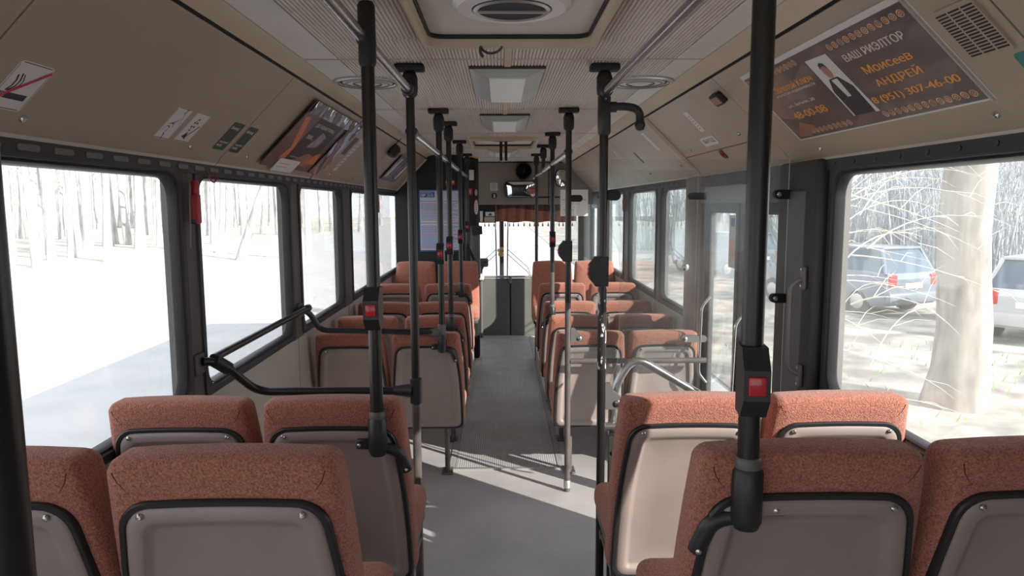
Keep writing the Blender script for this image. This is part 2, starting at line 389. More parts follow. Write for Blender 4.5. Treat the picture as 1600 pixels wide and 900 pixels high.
# cream edge trims and the sloping cove panels
def cove_frame(s, Y, v, lift=0.0):
    """matrix whose x runs as the writing reads, y up the slope, z out of the panel"""
    t, b = Vector((COVE_T[s][0], 0, COVE_T[s][1])), Vector((COVE_B[s][0], 0, COVE_B[s][1]))
    ey = (t - b).normalized(); ex = Vector((0, -s, 0)); n = ex.cross(ey)
    o = b + ey * v + Vector((0, Y, 0)) + n * lift
    return Matrix(((ex.x, ey.x, n.x, o.x), (ex.y, ey.y, n.y, o.y), (ex.z, ey.z, n.z, o.z), (0, 0, 0, 1)))
def cove_pt(s, Y, v, out=0.0): return cove_frame(s, Y, v) @ Vector((0, 0, out))
COVEJ = {-1: [-1.5, 0, 1.46, 2.895, 4.325, 5.76, 7.2, 7.88], 1: [-1.5, 0, 1.44, 2.93, 4.24, 5.7, 7.15, 8.5, 9.2]}
for s in (-1, 1):
    nm = 'left' if s < 0 else 'right'; top = COVE_T[s]
    e = -.735 if s < 0 else .774
    sec = [(e, ZC - .001), (e + s * .02, ZC - .004), (e + s * .045, ZC - .014), (top[0] - s * .004, top[1] + .004), (top[0] - s * .004, top[1] + .03), (e, ZC + .02)]
    tr = MB().loft([[(x, YB, z) for x, z in sec], [(x, 9.2, z) for x, z in sec]])
    struct(tr.build('trim_%d' % (1 if s < 0 else 2), M_cream), 'cream edge trim between ceiling and sloping panels, ' + nm)
    base = MB(); pts = [cove_pt(s, 0, -.02, -.012), cove_pt(s, 0, .50, -.012), cove_pt(s, 0, .50, -.03), cove_pt(s, 0, -.02, -.03)]
    base.loft([[(p.x, YB, p.z) for p in pts], [(p.x, 9.2, p.z) for p in pts]])
    cv = struct(base.build('cove_' + nm, M_black, origin=(top[0], 4, 1.885)), 'sloping panelled cove above the windows, ' + nm)
    L_ = (Vector(COVE_T[s]) - Vector(COVE_B[s])).length
    J = COVEJ[s]
    for k in range(len(J) - 1):
        g0 = .014 if (s < 0 and k == 4) else .003; g1 = .022 if (s < 0 and k == 3) else .003
        y0, y1 = J[k] + g0, J[k + 1] - g1
        parts = [(.0, L_ - .006)] if not (s > 0 and k == 3) else [(.0, .152), (.157, L_ - .006)]
        for v0, v1 in parts:
            sag = .0
            pr = []
            if v0 < .01:
                pr += [(-.012, -.02), (-.016, -.010), (-.012, .0), (.0, .006), (.015, .006), (.04, .002)]
            else: pr += [(v0, .0)]
            pr += [(v1, 0.0), (v1, -.008)]
            if v0 < .01: pr += [(.03, -.008), (.0, -.02)]
            else: pr += [(v0, -.008)]
            ra, rb_ = [], []
            for v, d in pr:
                p = cove_pt(s, y0, v, d + .002); q = cove_pt(s, y1, v, d + .002); ra.append(p); rb_.append(q)
            MB().loft([ra, rb_]).build('cove_panel', M_cove, cv)
            if v0 < .01:
                pl = [(-.0155, -.012), (-.0165, -.008), (-.012, .0025), (.004, .0068), (.014, .0062), (.004, .0075), (-.012, .004), (-.018, -.008)]
                MB().loft([[cove_pt(s, y0, v, d + .002) for v, d in pl], [cove_pt(s, y1, v, d + .002) for v, d in pl]]).build('lip_highlight', M_lip, cv)  # pale strip paints the highlight along the rounded lower edge
# panel screws (each a small lock on the cove)
scm = mesh_of(MB().lathe([(.010, 0), (.010, .004), (.007, .009), (.002, .010)], (0, 0, 0), 'Z', 14).box(-.0015, .0015, -.006, .006, .009, .0106), M_steel)
for s, Y, v in [(-1, 1.693, .058), (-1, 2.572, .068), (-1, 3.134, .072), (-1, 4.15, .06), (-1, 4.66, .06), (-1, 5.4, .06), (1, 1.679, .062), (1, 2.612, .056), (1, 3.18, .21), (1, 4.02, .20), (1, 4.45, .11), (1, 5.4, .1), (1, 6.0, .1)]:
    cvo = bpy.data.objects['cove_left' if s < 0 else 'cove_right']
    o = bpy.data.objects.new('panel_lock', scm); link(o); o.parent = cvo
    o.matrix_local = Matrix.Translation(-cvo.location) @ cove_frame(s, Y, v, .003)

rwp = MB().box(-.98, 1.05, YB - .035, YB - .03, .95, 1.85).build('window_30', G_win); struct(rwp, 'rear window pane behind the camera')
# ================================================================== SEATS
def yb(z): return .155 * (1 - ((z - .30) / .665)) if z < .965 else 0.0
def outline(hwt, hwb, z0, z1, rt, rb, ins=0.0, d=0.0, n=6, bulge=.006):
    """rounded trapezoid at depth d from the reclined back surface"""
    hwt -= ins; hwb -= ins; z0 += ins; z1 -= ins; rt = max(.004, rt - ins * .7); rb = max(.004, rb - ins * .7)
    pts = arc((hwt - rt, z1 - rt), rt, 8, 90, n)
    for i in range(1, 5): pts.append(((hwt - rt) * (1 - 2 * i / 5), z1 + bulge * (1 - (1 - 2 * i / 5) ** 2)))
    pts += arc((-(hwt - rt), z1 - rt), rt, 90, 172, n)
    def flare(t): return 1 - (1 - t) ** 2.6
    for i in range(1, 6):
        t = i / 6; pts.append((-(hwt + (hwb - hwt) * flare(t)), z1 - rt + (z0 + rb - z1 + rt) * t))
    pts += arc((-(hwb - rb), z0 + rb), rb, 180, 270, n) + arc((hwb - rb, z0 + rb), rb, 270, 360, n)
    for i in range(1, 6):
        t = i / 6; pts.append(((hwt + (hwb - hwt) * flare(1 - t)), z0 + rb + (z1 - rt - z0 - rb) * t))
    return [(x, yb(z) + d, z) for x, z in pts]
O_ = dict(hwt=.203, hwb=.223, z0=.335, z1=.959, rt=.030, rb=.05)
bk = MB().loft([outline(**O_, ins=.05, d=-.002), outline(**O_, ins=.018, d=-.001), outline(**O_, ins=.005, d=.008), outline(**O_, ins=0, d=.025), outline(**O_, ins=0, d=.075), outline(**O_, ins=.008, d=.092),
                outline(**O_, ins=.03, d=.106), outline(**O_, ins=.08, d=.116), outline(**O_, ins=.15, d=.120)])
ME_back = mesh_of(bk, M_fabric, 'backrest', 60)
T_ = dict(hwt=.187, hwb=.213, z0=.335, z1=.880, rt=.060, rb=.045, bulge=.003)
tm = MB().loft([outline(**T_, ins=-.002, d=.006), outline(**T_, ins=-.001, d=-.010), outline(**T_, ins=.002, d=-.014), outline(**T_, ins=.010, d=-.014), outline(**T_, ins=.013, d=-.008), outline(**T_, ins=.013, d=.004)], False, False)
ME_trim = mesh_of(tm, M_trimblk, 'shell_trim')
sh = MB().loft([outline(**T_, ins=.009, d=.004), outline(**T_, ins=.011, d=-.010), outline(**T_, ins=.017, d=-.015), outline(**T_, ins=.036, d=-.017), outline(**T_, ins=.043, d=-.014), outline(**T_, ins=.049, d=-.006), outline(**T_, ins=.058, d=-.003), outline(**T_, ins=.12, d=-.005)], False, True)
ME_shell = mesh_of(sh, M_shell, 'backrest_shell', 50)
cu = MB().rbox(-.219, .219, .155, .54, .405, .505, .038, 4)
ME_cush = mesh_of(cu, M_fabric, 'seat_cushion', 60)
pn = MB().rbox(-.21, .21, .17, .52, .372, .412, .01, 1); ME_pan = mesh_of(pn, M_darkgrey, 'seat_pan')
fr = MB().tube([(-.212, .16, .345), (.212, .16, .345)], .017, 10).tube([(-.212, .40, .355), (.212, .40, .355)], .017, 10).tube([(-.2, .16, .345), (-.2, .40, .355)], .012, 8).tube([(.2, .16, .345), (.2, .40, .355)], .012, 8)
ME_frame = mesh_of(fr, M_polew, 'seat_frame')
ME_leg = {}
for hgt in (1,):
    lg = MB().tube(bend([(0, .28, .35), (0, .28, .10), (0, .28, .0)], .03), .017, 10).rbox(-.035, .035, .22, .34, 0, .012, .004, 1).tube([(0, .16, .345), (0, .28, .345), (0, .40, .35)], .014, 8)
    lg.tube([(0, .25, .012), (0, .25, .03)], .010, 8).tube([(0, .315, .012), (0, .315, .03)], .010, 8)
    ME_leg[hgt] = mesh_of(lg, M_polew, 'leg')
ME_screw = mesh_of(MB().lathe([(.0065, 0), (.0065, .002), (.004, .005), (.001, .0055)], (0, 0, 0), 'Z', 12), M_steel, 'screw')
def seam_mesh(sx):
    p = [(.184, .936), (.178, .918), (.166, .90), (.148, .886)]
    return mesh_of(MB().tube([(sx * x, yb(z) - .0005, z) for x, z in p], 0.0014, 6), M_seam, 'seam')
ME_seam = {1: seam_mesh(1), -1: seam_mesh(-1)}
SC_ROT = (R(90), 0, 0)
def seat(x, y, z, label, group, legside, back=False):
    t = thing('bus_seat', label, 'seat', (x, y, z), group)
    if back: t.rotation_euler = (0, 0, math.pi)
    share(ME_back, 'backrest', t); sh = share(ME_shell, 'backrest_shell', t); share(ME_trim, 'shell_trim', t)
    for sx in (-1, 1):
        zz = .855; share(ME_screw, 'screw', sh, (sx * .142, yb(zz) - .017, zz), SC_ROT)
        share(ME_seam[sx], 'seam', t)
    share(ME_cush, 'seat_cushion', t); share(ME_pan, 'seat_pan', t); share(ME_frame, 'seat_frame', t)
    share(ME_leg[1], 'leg', t, (legside * .10, 0, 0))
    return t
ROWN = {'A': 'nearest row', 'B': 'second row', 'C': 'third row', 'D': 'fourth row', 'E': 'fifth row', 'F': 'sixth row'}
ROWS = {'A': (1.19, .325, (-.938, -.492), (.556, 1.000)), 'B': (2.01, .195, (-.943, -.496), (.560, 1.006)), 'C': (4.17, 0, (-.905, -.450), (.540, .985)),
        'D': (4.80, 0, (-.915, -.455), (.540, .990)), 'E': (5.50, 0, (-.915, -.460), (.542, .990)), 'F': (6.18, .07, (-.915, -.463), (.543, .990))}
NOTE = {'A': 'orange plush with taupe shell back', 'B': 'orange plush with taupe shell back', 'C': 'orange plush, past the barrier tubes', 'D': 'orange plush top showing behind the third row',
        'E': 'orange plush top over the fourth row', 'F': 'orange plush, last row facing the windscreen'}
for k, (Y, z, lx, rx) in ROWS.items():
    for side, xs in (('left', lx), ('right', (rx[1], rx[0]))):
        for place, x in zip(('window', 'aisle'), xs):
            leg = (1 if side == 'left' else -1) * (1 if place == 'aisle' else -1)
            seat(x, Y, z, '%s %s seat in the %s, %s' % (side, place, ROWN[k], NOTE[k]), 'forward-facing bus seats', leg)
for side, xs in (('left', (-.90, -.447)), ('right', (1.0, .550))):
    for place, x in zip(('window', 'aisle'), xs):
        seat(x, 7.62 + (.02 if side == 'left' else 0), .16, '%s %s seat facing backwards near the front, plain orange plush front' % (side, place), 'backward-facing bus seats', 1, True)

# ================================================================== POLES AND RAILS
PR = .0175
def flange(t, x, y):
    f = MB().rbox(x - .058, x + .058, y - .03, y + .03, ZC - .028, ZC - .002, .006, 2)
    f.build('ceiling_flange', M_black, t)
    MB().lathe([(.019, 0), (.029, .012), (.031, .035), (.031, .075), (.024, .095), (.018, .10)][::-1], (x, y, ZC - .128), 'Z', 20).build('ceiling_collar', M_black, t)
def button_box(t, x, y, z, face=0.0):
    """stop request box, faces the rear (-Y), turned by face degrees"""
    prof = [(-.018, -.060), (-.030, -.060), (-.034, -.052), (-.056, -.026), (-.056, .026), (-.034, .052), (-.030, .060), (-.018, .060)]
    b = MB(); r1 = []; r0 = []
    for d, h in prof + [(.021, .060), (.021, -.060)]:
        r0.append((-.0215, d, h)); r1.append((.0215, d, h))
    b.loft([r0, r1])
    M = Matrix.Translation((x, y, z)) @ Matrix.Rotation(R(face), 4, 'Z')
    b.v = [tuple(M @ Vector(p)) for p in b.v]
    o = b.build('stop_button_box', M_trimblk, t)
    c = MB().rbox(-.0145, .0145, -.061, -.054, -.0165, .0165, .003, 2); c.v = [tuple(M @ Vector(p)) for p in c.v]
    c.build('red_button', M_red, o)
def seat_bracket(t, x, y, z, side, scale=1.0):
    """socket that carries a pole on a seat back, side: towards the aisle"""
    MB().lathe([(.0, -.105), (.021, -.105), (.027, -.09), (.027, 0), (.0215, .008)], (x, y, z), 'Z', 20).build('pole_socket', M_trimblk, t)
    MB().lathe([(.0225, 0), (.0235, .004), (.0235, .018), (.0205, .022)], (x, y, z + .004), 'Z', 20).build('socket_collar', M_darkgrey, t)
    a = MB().tube(bend([(x + side * .012, y + .012, z - .088), (x + side * .055, y + .02, z - .098), (x + side * .078, y + .035, z - .165)], .025), [.016] * 9, 10)
    a.build('bracket_arm', M_trimblk, t)
    MB().rbox(x - side * .05 - .016, x - side * .05 + .026 * 1, y + .008, y + .03, z - .092, z - .062, .004, 1).build('bracket_plate', M_trimblk, t)
    for dx, dz, dy in ((side * .078, -.158, .018), (-side * .056, -.078, .007)):
        MB().lathe([(.0055, 0), (.0055, -.003), (.002, -.005)], (x + dx, y + dy, z + dz), 'Y', 12).build('screw', M_steel, t)
def pole(label, x, y, z0, z1=None, flang=True, btn=None, face=0.0, bracket=None, m=M_pole, foot=False, r=PR, lower=None, blob=None):
    t = thing('grab_pole', label, 'pole', (x, y, z0), 'upright grab poles')
    top = ZC - .03 if z1 is None else z1
    if lower:
        MB().cyl((x, y, lower), (x, y, top), r, n=20).build('pole_tube', m, t); MB().cyl((x, y, z0), (x, y, lower), r, n=20).build('lower_tube', M_polew, t)
    else: MB().cyl((x, y, z0), (x, y, top), r, n=20).build('pole_tube', m, t)
    if flang: flange(t, x, y)
    if btn: button_box(t, x, y, btn, face)
    if bracket is not None: seat_bracket(t, x, y, z0 + .1, bracket)
    if foot: MB().lathe([(.0, 0), (.016, 0), (.016, .02), (.021, .025), (.021, .065), (.018, .07)], (x, y, z0), 'Z', 16).build('foot', M_alu, t)
    return t
pole('black grab pole at the far left edge of the picture', -.365, .50, .325, btn=1.35, face=0, r=.019)
P1 = pole('black grab pole standing on the left aisle seat of the second row', -.3585, 2.0, 1.005, z1=ZC, flang=False, btn=1.432, face=0, bracket=1, r=.0185)
MB().lathe([(.019, -.10), (.024, -.09), (.024, .06), (.019, .07)], (-.3585, 2.0, ZC - .07), 'Z', 20).build('ceiling_collar', M_black, P1)
P2 = pole('floor-to-ceiling black grab pole holding the left barrier tube end', -.349, 2.85, 0, lower=1.0)
P3 = pole('black grab pole on the left aisle seat of the third row', -.347, 4.137, .86, btn=1.44, face=0, bracket=1, lower=None)
P4 = pole('black grab pole on the left aisle seat of the fourth row', -.337, 4.77, .86, btn=1.452, face=0, bracket=1)
P5 = pole('black grab pole on the left aisle seat of the sixth row', -.341, 6.14, .93, btn=1.45, face=0, bracket=1)
P6 = pole('black grab pole bending into the dark cab partition', -.352, 7.70, 1.33, btn=1.49, face=0)
MB().tube(bend([(-.352, 7.70, 1.34), (-.352, 7.70, 1.28), (-.30, 7.80, 1.16), (-.29, 7.87, 1.12)], .04), PR, 12).build('bent_end', M_pole, P6)
P7 = pole('thick black grab pole standing on the right aisle seat of the nearest row', .432, 1.195, 1.155, btn=1.42, face=-9, bracket=-1, r=.0188)
P8 = pole('black floor pole with chipped paint and a curved hook at its top', .412, 2.85, 0, btn=None)
P9 = pole('black floor pole with worn brown lower half beside the glass screen', .394, 4.115, 0, foot=True, lower=1.15)
P10 = pole('black grab pole with red stop button on the right aisle seat of the fifth row', .402, 5.485, .82, btn=1.455, face=0, bracket=-1, lower=1.2)
P11 = pole('short black hanger between ceiling and right overhead rail', .400, 6.60, 2.02)
P12 = pole('black grab pole nearest the windscreen on the right', .394, 7.74, .0)
# chipped section and side-facing stop boxes on P8 and P9, hook on P8
MB().cyl((.412, 2.85, 1.05), (.412, 2.85, 1.40), PR + .0006, n=20).build('chipped_sleeve', M_polechip, P8)
for P, x, y, z in ((P8, .412, 2.85, 1.452), (P9, .394, 4.115, 1.452)): button_box(P, x, y, z, -88)
hk = MB().tube(bend([(.412, 2.85, 2.10), (.50, 2.85, 2.103), (.552, 2.845, 2.09), (.552, 2.84, 2.03)], .03), .016, 12).lathe([(.0, -.022), (.015, -.018), (.0215, 0), (.018, .014), (.012, .02)], (.552, 2.84, 2.028), 'Z', 16)
hk.build('hook', M_trimblk, P8)
MB().lathe([(.0185, -.10), (.026, -.09), (.026, .05), (.0185, .06)], (.412, 2.85, 2.09), 'Z', 18).tube([(.412, 2.85, 2.10), (.46, 2.85, 2.10)], .021, 12).build('hook_collar', M_trimblk, P8)

def rail(label, pts, m, r=.0165, name='handrail', cat='rail', clamps=(), rad=.05, loc=None):
    p = bend(pts, rad) if len(pts) > 2 else [Vector(q) for q in pts]
    t = thing(name, label, cat, loc or tuple(p[0]))
    MB().tube(p, r, 14).build('tube', m, t)
    for c, ax in clamps:
        MB().lathe([(r + .001, -.035), (r + .007, -.03), (r + .007, .03), (r + .001, .035)], c, ax, 16).build('clamp', M_trimblk, t)
        MB().lathe([(.004, 0), (.006, -.008), (.001, -.012)], (c[0], c[1], c[2] - r - .004), 'Z', 8).build('clamp_screw', M_steel, t)
    return t
rail('chrome overhead handrail on the left above the nearest rows', [(-.395, .2, 2.185), (-.372, 2.0, 2.175), (-.352, 2.83, 2.165)], M_chrome, name='overhead_handrail', clamps=[((-.366, 2.03, 2.171), 'Y'), ((-.353, 2.82, 2.165), 'Y')], rad=.1)
rail('chrome overhead handrail on the right above the nearest rows', [(.455, .2, 2.17), (.414, 2.83, 2.155)], M_chrome, name='overhead_handrail', clamps=[((.414, 2.82, 2.155), 'Y')])
rail('long chrome overhead handrail on the left leading to the cab', [(-.35, 2.88, 2.01), (-.355, 7.85, 2.02)], M_chrome, name='overhead_handrail', clamps=[((-.35, 2.90, 2.01), 'Y'), ((-.35, 4.137, 2.012), 'Y'), ((-.35, 4.77, 2.013), 'Y'), ((-.35, 6.14, 2.016), 'Y')])
rail('long chrome overhead handrail on the right leading to the front', [(.399, 4.19, 2.025), (.395, 8.3, 2.03)], M_chrome, name='overhead_handrail', clamps=[((.399, 4.2, 2.025), 'Y'), ((.40, 5.485, 2.028), 'Y'), ((.40, 6.6, 2.03), 'Y'), ((.395, 7.74, 2.03), 'Y')])
# barrier tubes on the left
b1 = rail('black barrier tube bending from the left wall to the floor pole', [(-1.13, 2.66, 1.135), (-1.085, 2.70, 1.13), (-.99, 2.83, .972), (-.37, 2.85, .965)], M_pole, name='barrier_tube', cat='barrier', rad=.06)
MB().rbox(-1.158, -1.135, 2.62, 2.70, 1.085, 1.165, .006, 1).build('wall_bracket', M_darkgrey, b1)
MB().tube([(-1.098, 2.69, 1.133), (-1.06, 2.73, 1.09)], .026, 12).build('elbow_sleeve', M_trimblk, b1)
MB().lathe([(.0185, -.055), (.025, -.05), (.025, .05), (.0185, .055)], (-.349, 2.85, .965), 'Z', 18).tube([(-.365, 2.85, .965), (-.44, 2.85, .966)], [.03, .019], 12).build('pole_clamp', M_trimblk, b1)
b2 = rail('black barrier tube behind the third row running to its pole', [(-1.13, 3.99, 1.14), (-1.09, 4.02, 1.12), (-1.05, 4.09, 1.0), (-.365, 4.13, .975)], M_pole, name='barrier_tube', cat='barrier', rad=.05)
MB().rbox(-1.158, -1.13, 3.97, 4.05, 1.09, 1.17, .006, 1).build('wall_bracket', M_darkgrey, b2)
MB().lathe([(.0185, -.05), (.024, -.045), (.024, .045), (.0185, .05)], (-.347, 4.137, .975), 'Z', 18).tube([(-.36, 4.137, .975), (-.43, 4.13, .975)], [.028, .018], 12).build('pole_clamp', M_darkgrey, b2)
b3 = rail('black guard tube along the left window above the gap in the seats', [(-1.105, 2.70, 1.14), (-1.10, 4.02, 1.14)], M_pole, name='guard_tube', r=.0165)
MB().lathe([(.017, -.03), (.022, -.025), (.022, .02), (.012, .03)], (-1.10, 4.02, 1.14), 'Y', 14).build('end_cap', M_trimblk, b3)

# glass screens at the rear door
def gscreen(label, x0, x1, y, z0, z1, r, outl=None):
    t = thing('glass_screen', label, 'screen', ((x0 + x1) / 2, y, z0))
    ring = outl or rrect(x0, x1, z0, z1, r)
    mb = MB(); n = len(ring); a = [(p[0], y - .003, p[1]) for p in ring]; b = [(p[0], y + .003, p[1]) for p in ring]
    mb.add(a + b, [tuple(range(n)), tuple(range(2 * n - 1, n - 1, -1))], 0)
    mb.add(a + b, [(i, (i + 1) % n, (i + 1) % n + n, i + n) for i in range(n)], 1)
    mb.build('pane', [G_scr, M_edge], t, angle=30)
    return t
def screen_clamp(t, x0, x1, y, z, m=M_black, r=.02):
    ring = rrect(x0, x1, z - r, z + r, r * .98)
    MB().loft([[(p[0], y - .012, p[1]) for p in ring], [(p[0], y + .012, p[1]) for p in ring]]).build('clamp', m, t)
def bolt(t, x, y, z, r=.012): MB().lathe([(r, 0), (r, -.005), (r * .5, -.009), (.001, -.009)], (x, y, z), 'Y', 14).build('bolt', M_steel, t)
s1 = gscreen('clear glass screen behind the third row on the right, by the door', .425, 1.14, 4.115, .80, 1.915, .03)
screen_clamp(s1, .40, .475, 4.115, 1.755); screen_clamp(s1, 1.085, 1.215, 4.115, 1.765)
k = MB().loft([[(p[0], 4.103, p[1]) for p in ((.41, 1.0), (.43, 1.0), (.485, .945), (.485, .915), (.41, .915))], [(p[0], 4.127, p[1]) for p in ((.41, 1.0), (.43, 1.0), (.485, .945), (.485, .915), (.41, .915))]])
k.build('bracket', M_darkgrey, s1); bolt(s1, .462, 4.101, .94); bolt(s1, 1.08, 4.110, 1.352, .018); screen_clamp(s1, 1.06, 1.215, 4.115, .93, M_darkgrey); bolt(s1, 1.085, 4.101, .93, .013)
rail('pinkish worn tube along the bottom of the door-side glass screen', [(.41, 4.115, .80), (1.215, 4.115, .80)], M_polew, name='screen_tube')
ol = ([(1.165, .755), (1.165, 1.90), (.442, 1.90), (.442, 1.66), (.452, 1.60), (.482, 1.53), (.486, 1.45), (.486, 1.10), (.478, 1.06), (.452, .995), (.452, .91), (.50, .90), (.50, .79)] + arc((.525, .78), .025, 180, 270, 4) + [(.55, .755)])
s2 = gscreen('clear glass screen between the second row and the rear door', .44, 1.165, 2.875, .755, 1.90, 0, ol)
screen_clamp(s2, .425, .485, 2.875, 1.757, M_black, .022)
for z in (1.757, 1.335, .912, .80): screen_clamp(s2, 1.105, 1.205, 2.875, z, M_black, .019); bolt(s2, 1.122, 2.862, z, .010)
k = MB(); pts = ((.425, .985), (.452, .985), (.462, .955), (.50, .925), (.505, .895), (.485, .875), (.425, .875)); k.loft([[(p[0], 2.86, p[1]) for p in pts], [(p[0], 2.885, p[1]) for p in pts]]); k.build('bracket', M_darkgrey, s2); bolt(s2, .482, 2.858, .902, .014)
rail('chrome arched grab tube by the rear door', [(.47, 2.94, .62), (.475, 2.94, .94), (.56, 2.94, 1.085), (1.17, 2.94, .72)], M_chrome, r=.0175, rad=.075, name='arched_handrail')
rail('short grey tube under the glass screen behind the chipped pole', [(.43, 2.90, .79), (1.21, 2.90, .79)], M_chrome, name='screen_tube', r=.0165)
pnl = MB().rbox(.45, 1.21, 2.89, 2.91, .0, .755, .004, 1).build('kick_panel', M_dark)
props(pnl, 'dark kick panel under the tube beside the rear door', 'panel')
o = MB().lathe([(.012, 0), (.012, -.005), (.003, -.008)], (.475, 2.889, .68), 'Y', 14).build('bolt', M_steel, pnl)

# ================================================================== REAR DOOR
d = thing('door_1', None, None, (WR, 3.63, 0)); struct(d, 'two-leaf black framed glass rear door on the right')
MB().box(WR - .03, WR + .06, 3.02, 4.24, 1.725, 1.88).build('mechanism_cover', M_darkgrey, d)
for a, b in ((3.035, 3.625), (3.64, 4.225)):
    f = MB(); xi, xo = WR + .005, WR + .045
    def rg(d_, r, x): return [(x, q[0], q[1]) for q in rrect(a + d_, b - d_, -.44 + d_, 1.725 - d_, r)]
    f.loft([rg(0, .01, xo), rg(0, .01, xi), rg(.045, .03, xi), rg(.055, .03, xi + .012), rg(.055, .03, xo), rg(0, .01, xo)], False, False)
    lf = f.build('door_leaf', M_dark, d)
    MB().loft([rg(.05, .03, xi + .018), rg(.05, .03, xi + .023)]).build('pane', G_winr, lf)
    MB().tube(bend([(xi, b - .12, 1.18), (xi - .05, b - .13, 1.12), (xi - .05, b - .10, .72), (xi, b - .09, .66)], .03), .008, 8).build('pull_handle', M_steel, lf)
MB().box(WR, WR + .04, 3.623, 3.642, -.44, 1.725).build('rubber_seal', M_black, d)
p = MB().box(WR + .018, WR + .0225, 3.70, 3.83, 1.38, 1.66).build('door_notice', M_white); props(p, 'white and orange paper notice on the rear door glass', 'notice')
MB().box(WR + .0165, WR + .0185, 3.72, 3.82, 1.44, 1.53).build('orange_print', M_orangeprint, p)
MB().box(WR + .0165, WR + .0185, 3.74, 3.80, 1.60, 1.645).build('blue_print', M_bluetext, p)
# rear door post with grey inset panel and grab handle
post = struct(MB().rbox(WR - .05, WR + .03, 2.63, 3.0, .19, 1.885, .02, 3).build('trim_3', M_dark), 'dark post between rear window and door')
MB().rbox(WR - .053, WR - .045, 2.715, 2.885, .60, 1.77, .004, 1).build('inset_panel', M_darkgrey, post)
h = thing('grab_bar', 'grey metal grab handle on the dark post by the rear door', 'handle', (WR - .05, 2.69, 1.04))
MB().tube(bend([(WR - .055, 2.69, 1.435), (WR - .105, 2.70, 1.415), (WR - .105, 2.70, 1.075), (WR - .055, 2.69, 1.055)], .035), .009, 10).build('grip', M_slot, h)
for z in (1.437, 1.055):
    MB().rbox(WR - .068, WR - .05, 2.672, 2.708, z - .045, z + .045, .008, 2).build('mount', M_slot, h)
    for dz in (-.032, .032): MB().lathe([(.006, 0), (.006, -.003), (.001, -.004)], (WR - .067, 2.69, z + dz), 'X', 10).build('screw', M_steel, h)
struct(MB().rbox(WR - .035, WR + .03, 4.24, 4.57, 0, 1.885, .02, 3).build('trim_4', M_shell), 'taupe wall post in front of the rear door')
# front wall heater-like strip below the left windows
# ================================================================== CEILING FITTINGS
def hatch(x0, x1, y0, y1, label):
    t = thing('roof_hatch', label, 'hatch', ((x0 + x1) / 2, (y0 + y1) / 2, ZC - .05), 'roof hatches')
    def rg(d_, r, z): return [(q[0], q[1], z) for q in rrect(x0 + d_, x1 - d_, y0 + d_, y1 - d_, r)]
    MB().loft([rg(-.012, .05, ZC + .005), rg(-.012, .05, ZC - .02), rg(-.002, .05, ZC - .032), rg(.012, .045, ZC - .03), rg(.018, .045, ZC + .03)], False, False).build('frame', M_cream, t)
    MB().loft([rg(.0185, .045, ZC - .004), rg(.022, .044, ZC - .002), rg(.022, .044, ZC + .03)], False, False).build('seal', M_black, t)
    MB().loft([rg(.02, .045, ZC + .02), rg(.024, .045, ZC + .012)]).build('hatch_panel', M_diff, t)
    return t
h1 = hatch(*HATCH[0], 'large roof hatch with a round black vent at the top of the picture')
hc = (.036, 2.04)
MB().lathe([(.155, 0), (.165, -.006), (.15, -.02), (.112, -.022), (.105, -.012), (.10, .0)], (hc[0], hc[1], ZC + .011), 'Z', 40).build('vent_ring', M_diff, h1)
MB().lathe([(.107, -.0235), (.10, -.0285), (.093, -.024)], (hc[0], hc[1], ZC + .011), 'Z', 40).build('vent_rim', M_alu, h1)
MB().lathe([(.0, -.0245), (.095, -.0245), (.095, -.023), (.0, -.023)], (hc[0], hc[1], ZC + .011), 'Z', 40).build('vent_disc', M_black, h1)
MB().box(hc[0] - .092, hc[0] + .092, hc[1] - .004, hc[1] + .004, ZC - .019, ZC - .0135).build('vent_bar', M_alu, h1)
MB().tube(bez((-.06, 2.40, ZC - .03), (-.05, 2.41, ZC - .06), (.0, 2.41, ZC - .055), (.01, 2.40, ZC - .03), 12), .004, 6).tube(bez((-.06, 2.40, ZC - .03), (-.065, 2.41, ZC - .045), (-.06, 2.41, ZC - .055), (-.052, 2.41, ZC - .062), 8), .005, 6).build('pull_cord', M_dark, h1)
h2 = hatch(*HATCH[1], 'smaller-looking roof hatch with hanging black handles further forward')
MB().lathe([(0, -.01), (.11, -.01), (.11, 0), (0, 0)], (.033, 6.2, ZC + .01), 'Z', 28).build('vent_disc', M_black, h2)
for dx in (-.022, .022): MB().box(.033 + dx - .012, .033 + dx + .012, 6.3, 6.33, ZC - .16, ZC + .01).build('handle', M_black, h2)
def lamp(y0, y1, label, wl=.15):
    t = thing('ceiling_lamp', label, 'lamp', (CX, (y0 + y1) / 2, ZC - .055), 'ceiling lamps')
    def q(hw, ya, yc, z): return [(CX - hw, ya, z), (CX + hw, ya, z), (CX + hw, yc, z), (CX - hw, yc, z)]
    MB().loft([q(wl, y0, y1, ZC + .002), q(wl, y0, y1, ZC - .006), q(wl * .96, y0 + .004, y1 - .004, ZC - .012), q(wl * .5, y0 + .03, y1 - .02, ZC - .040)]).build('lamp_body', M_lampbody, t)
    MB().loft([q(wl * .495, y0 + .032, y1 - .022, ZC - .039), q(wl * .485, y0 + .036, y1 - .026, ZC - .043)]).build('diffuser', M_diff, t)
    MB().box(CX - wl - .002, CX + wl + .002, y0 - .012, y0, ZC - .01, ZC + .004).build('end_strip', M_dark, t)
lamp(2.90, 3.62, 'pale ceiling lamp nearest to the camera, behind the big hatch'); lamp(4.39, 5.05, 'second pale ceiling lamp along the middle of the ceiling'); lamp(7.03, 7.7, 'pale ceiling lamp just before the cab, third along')
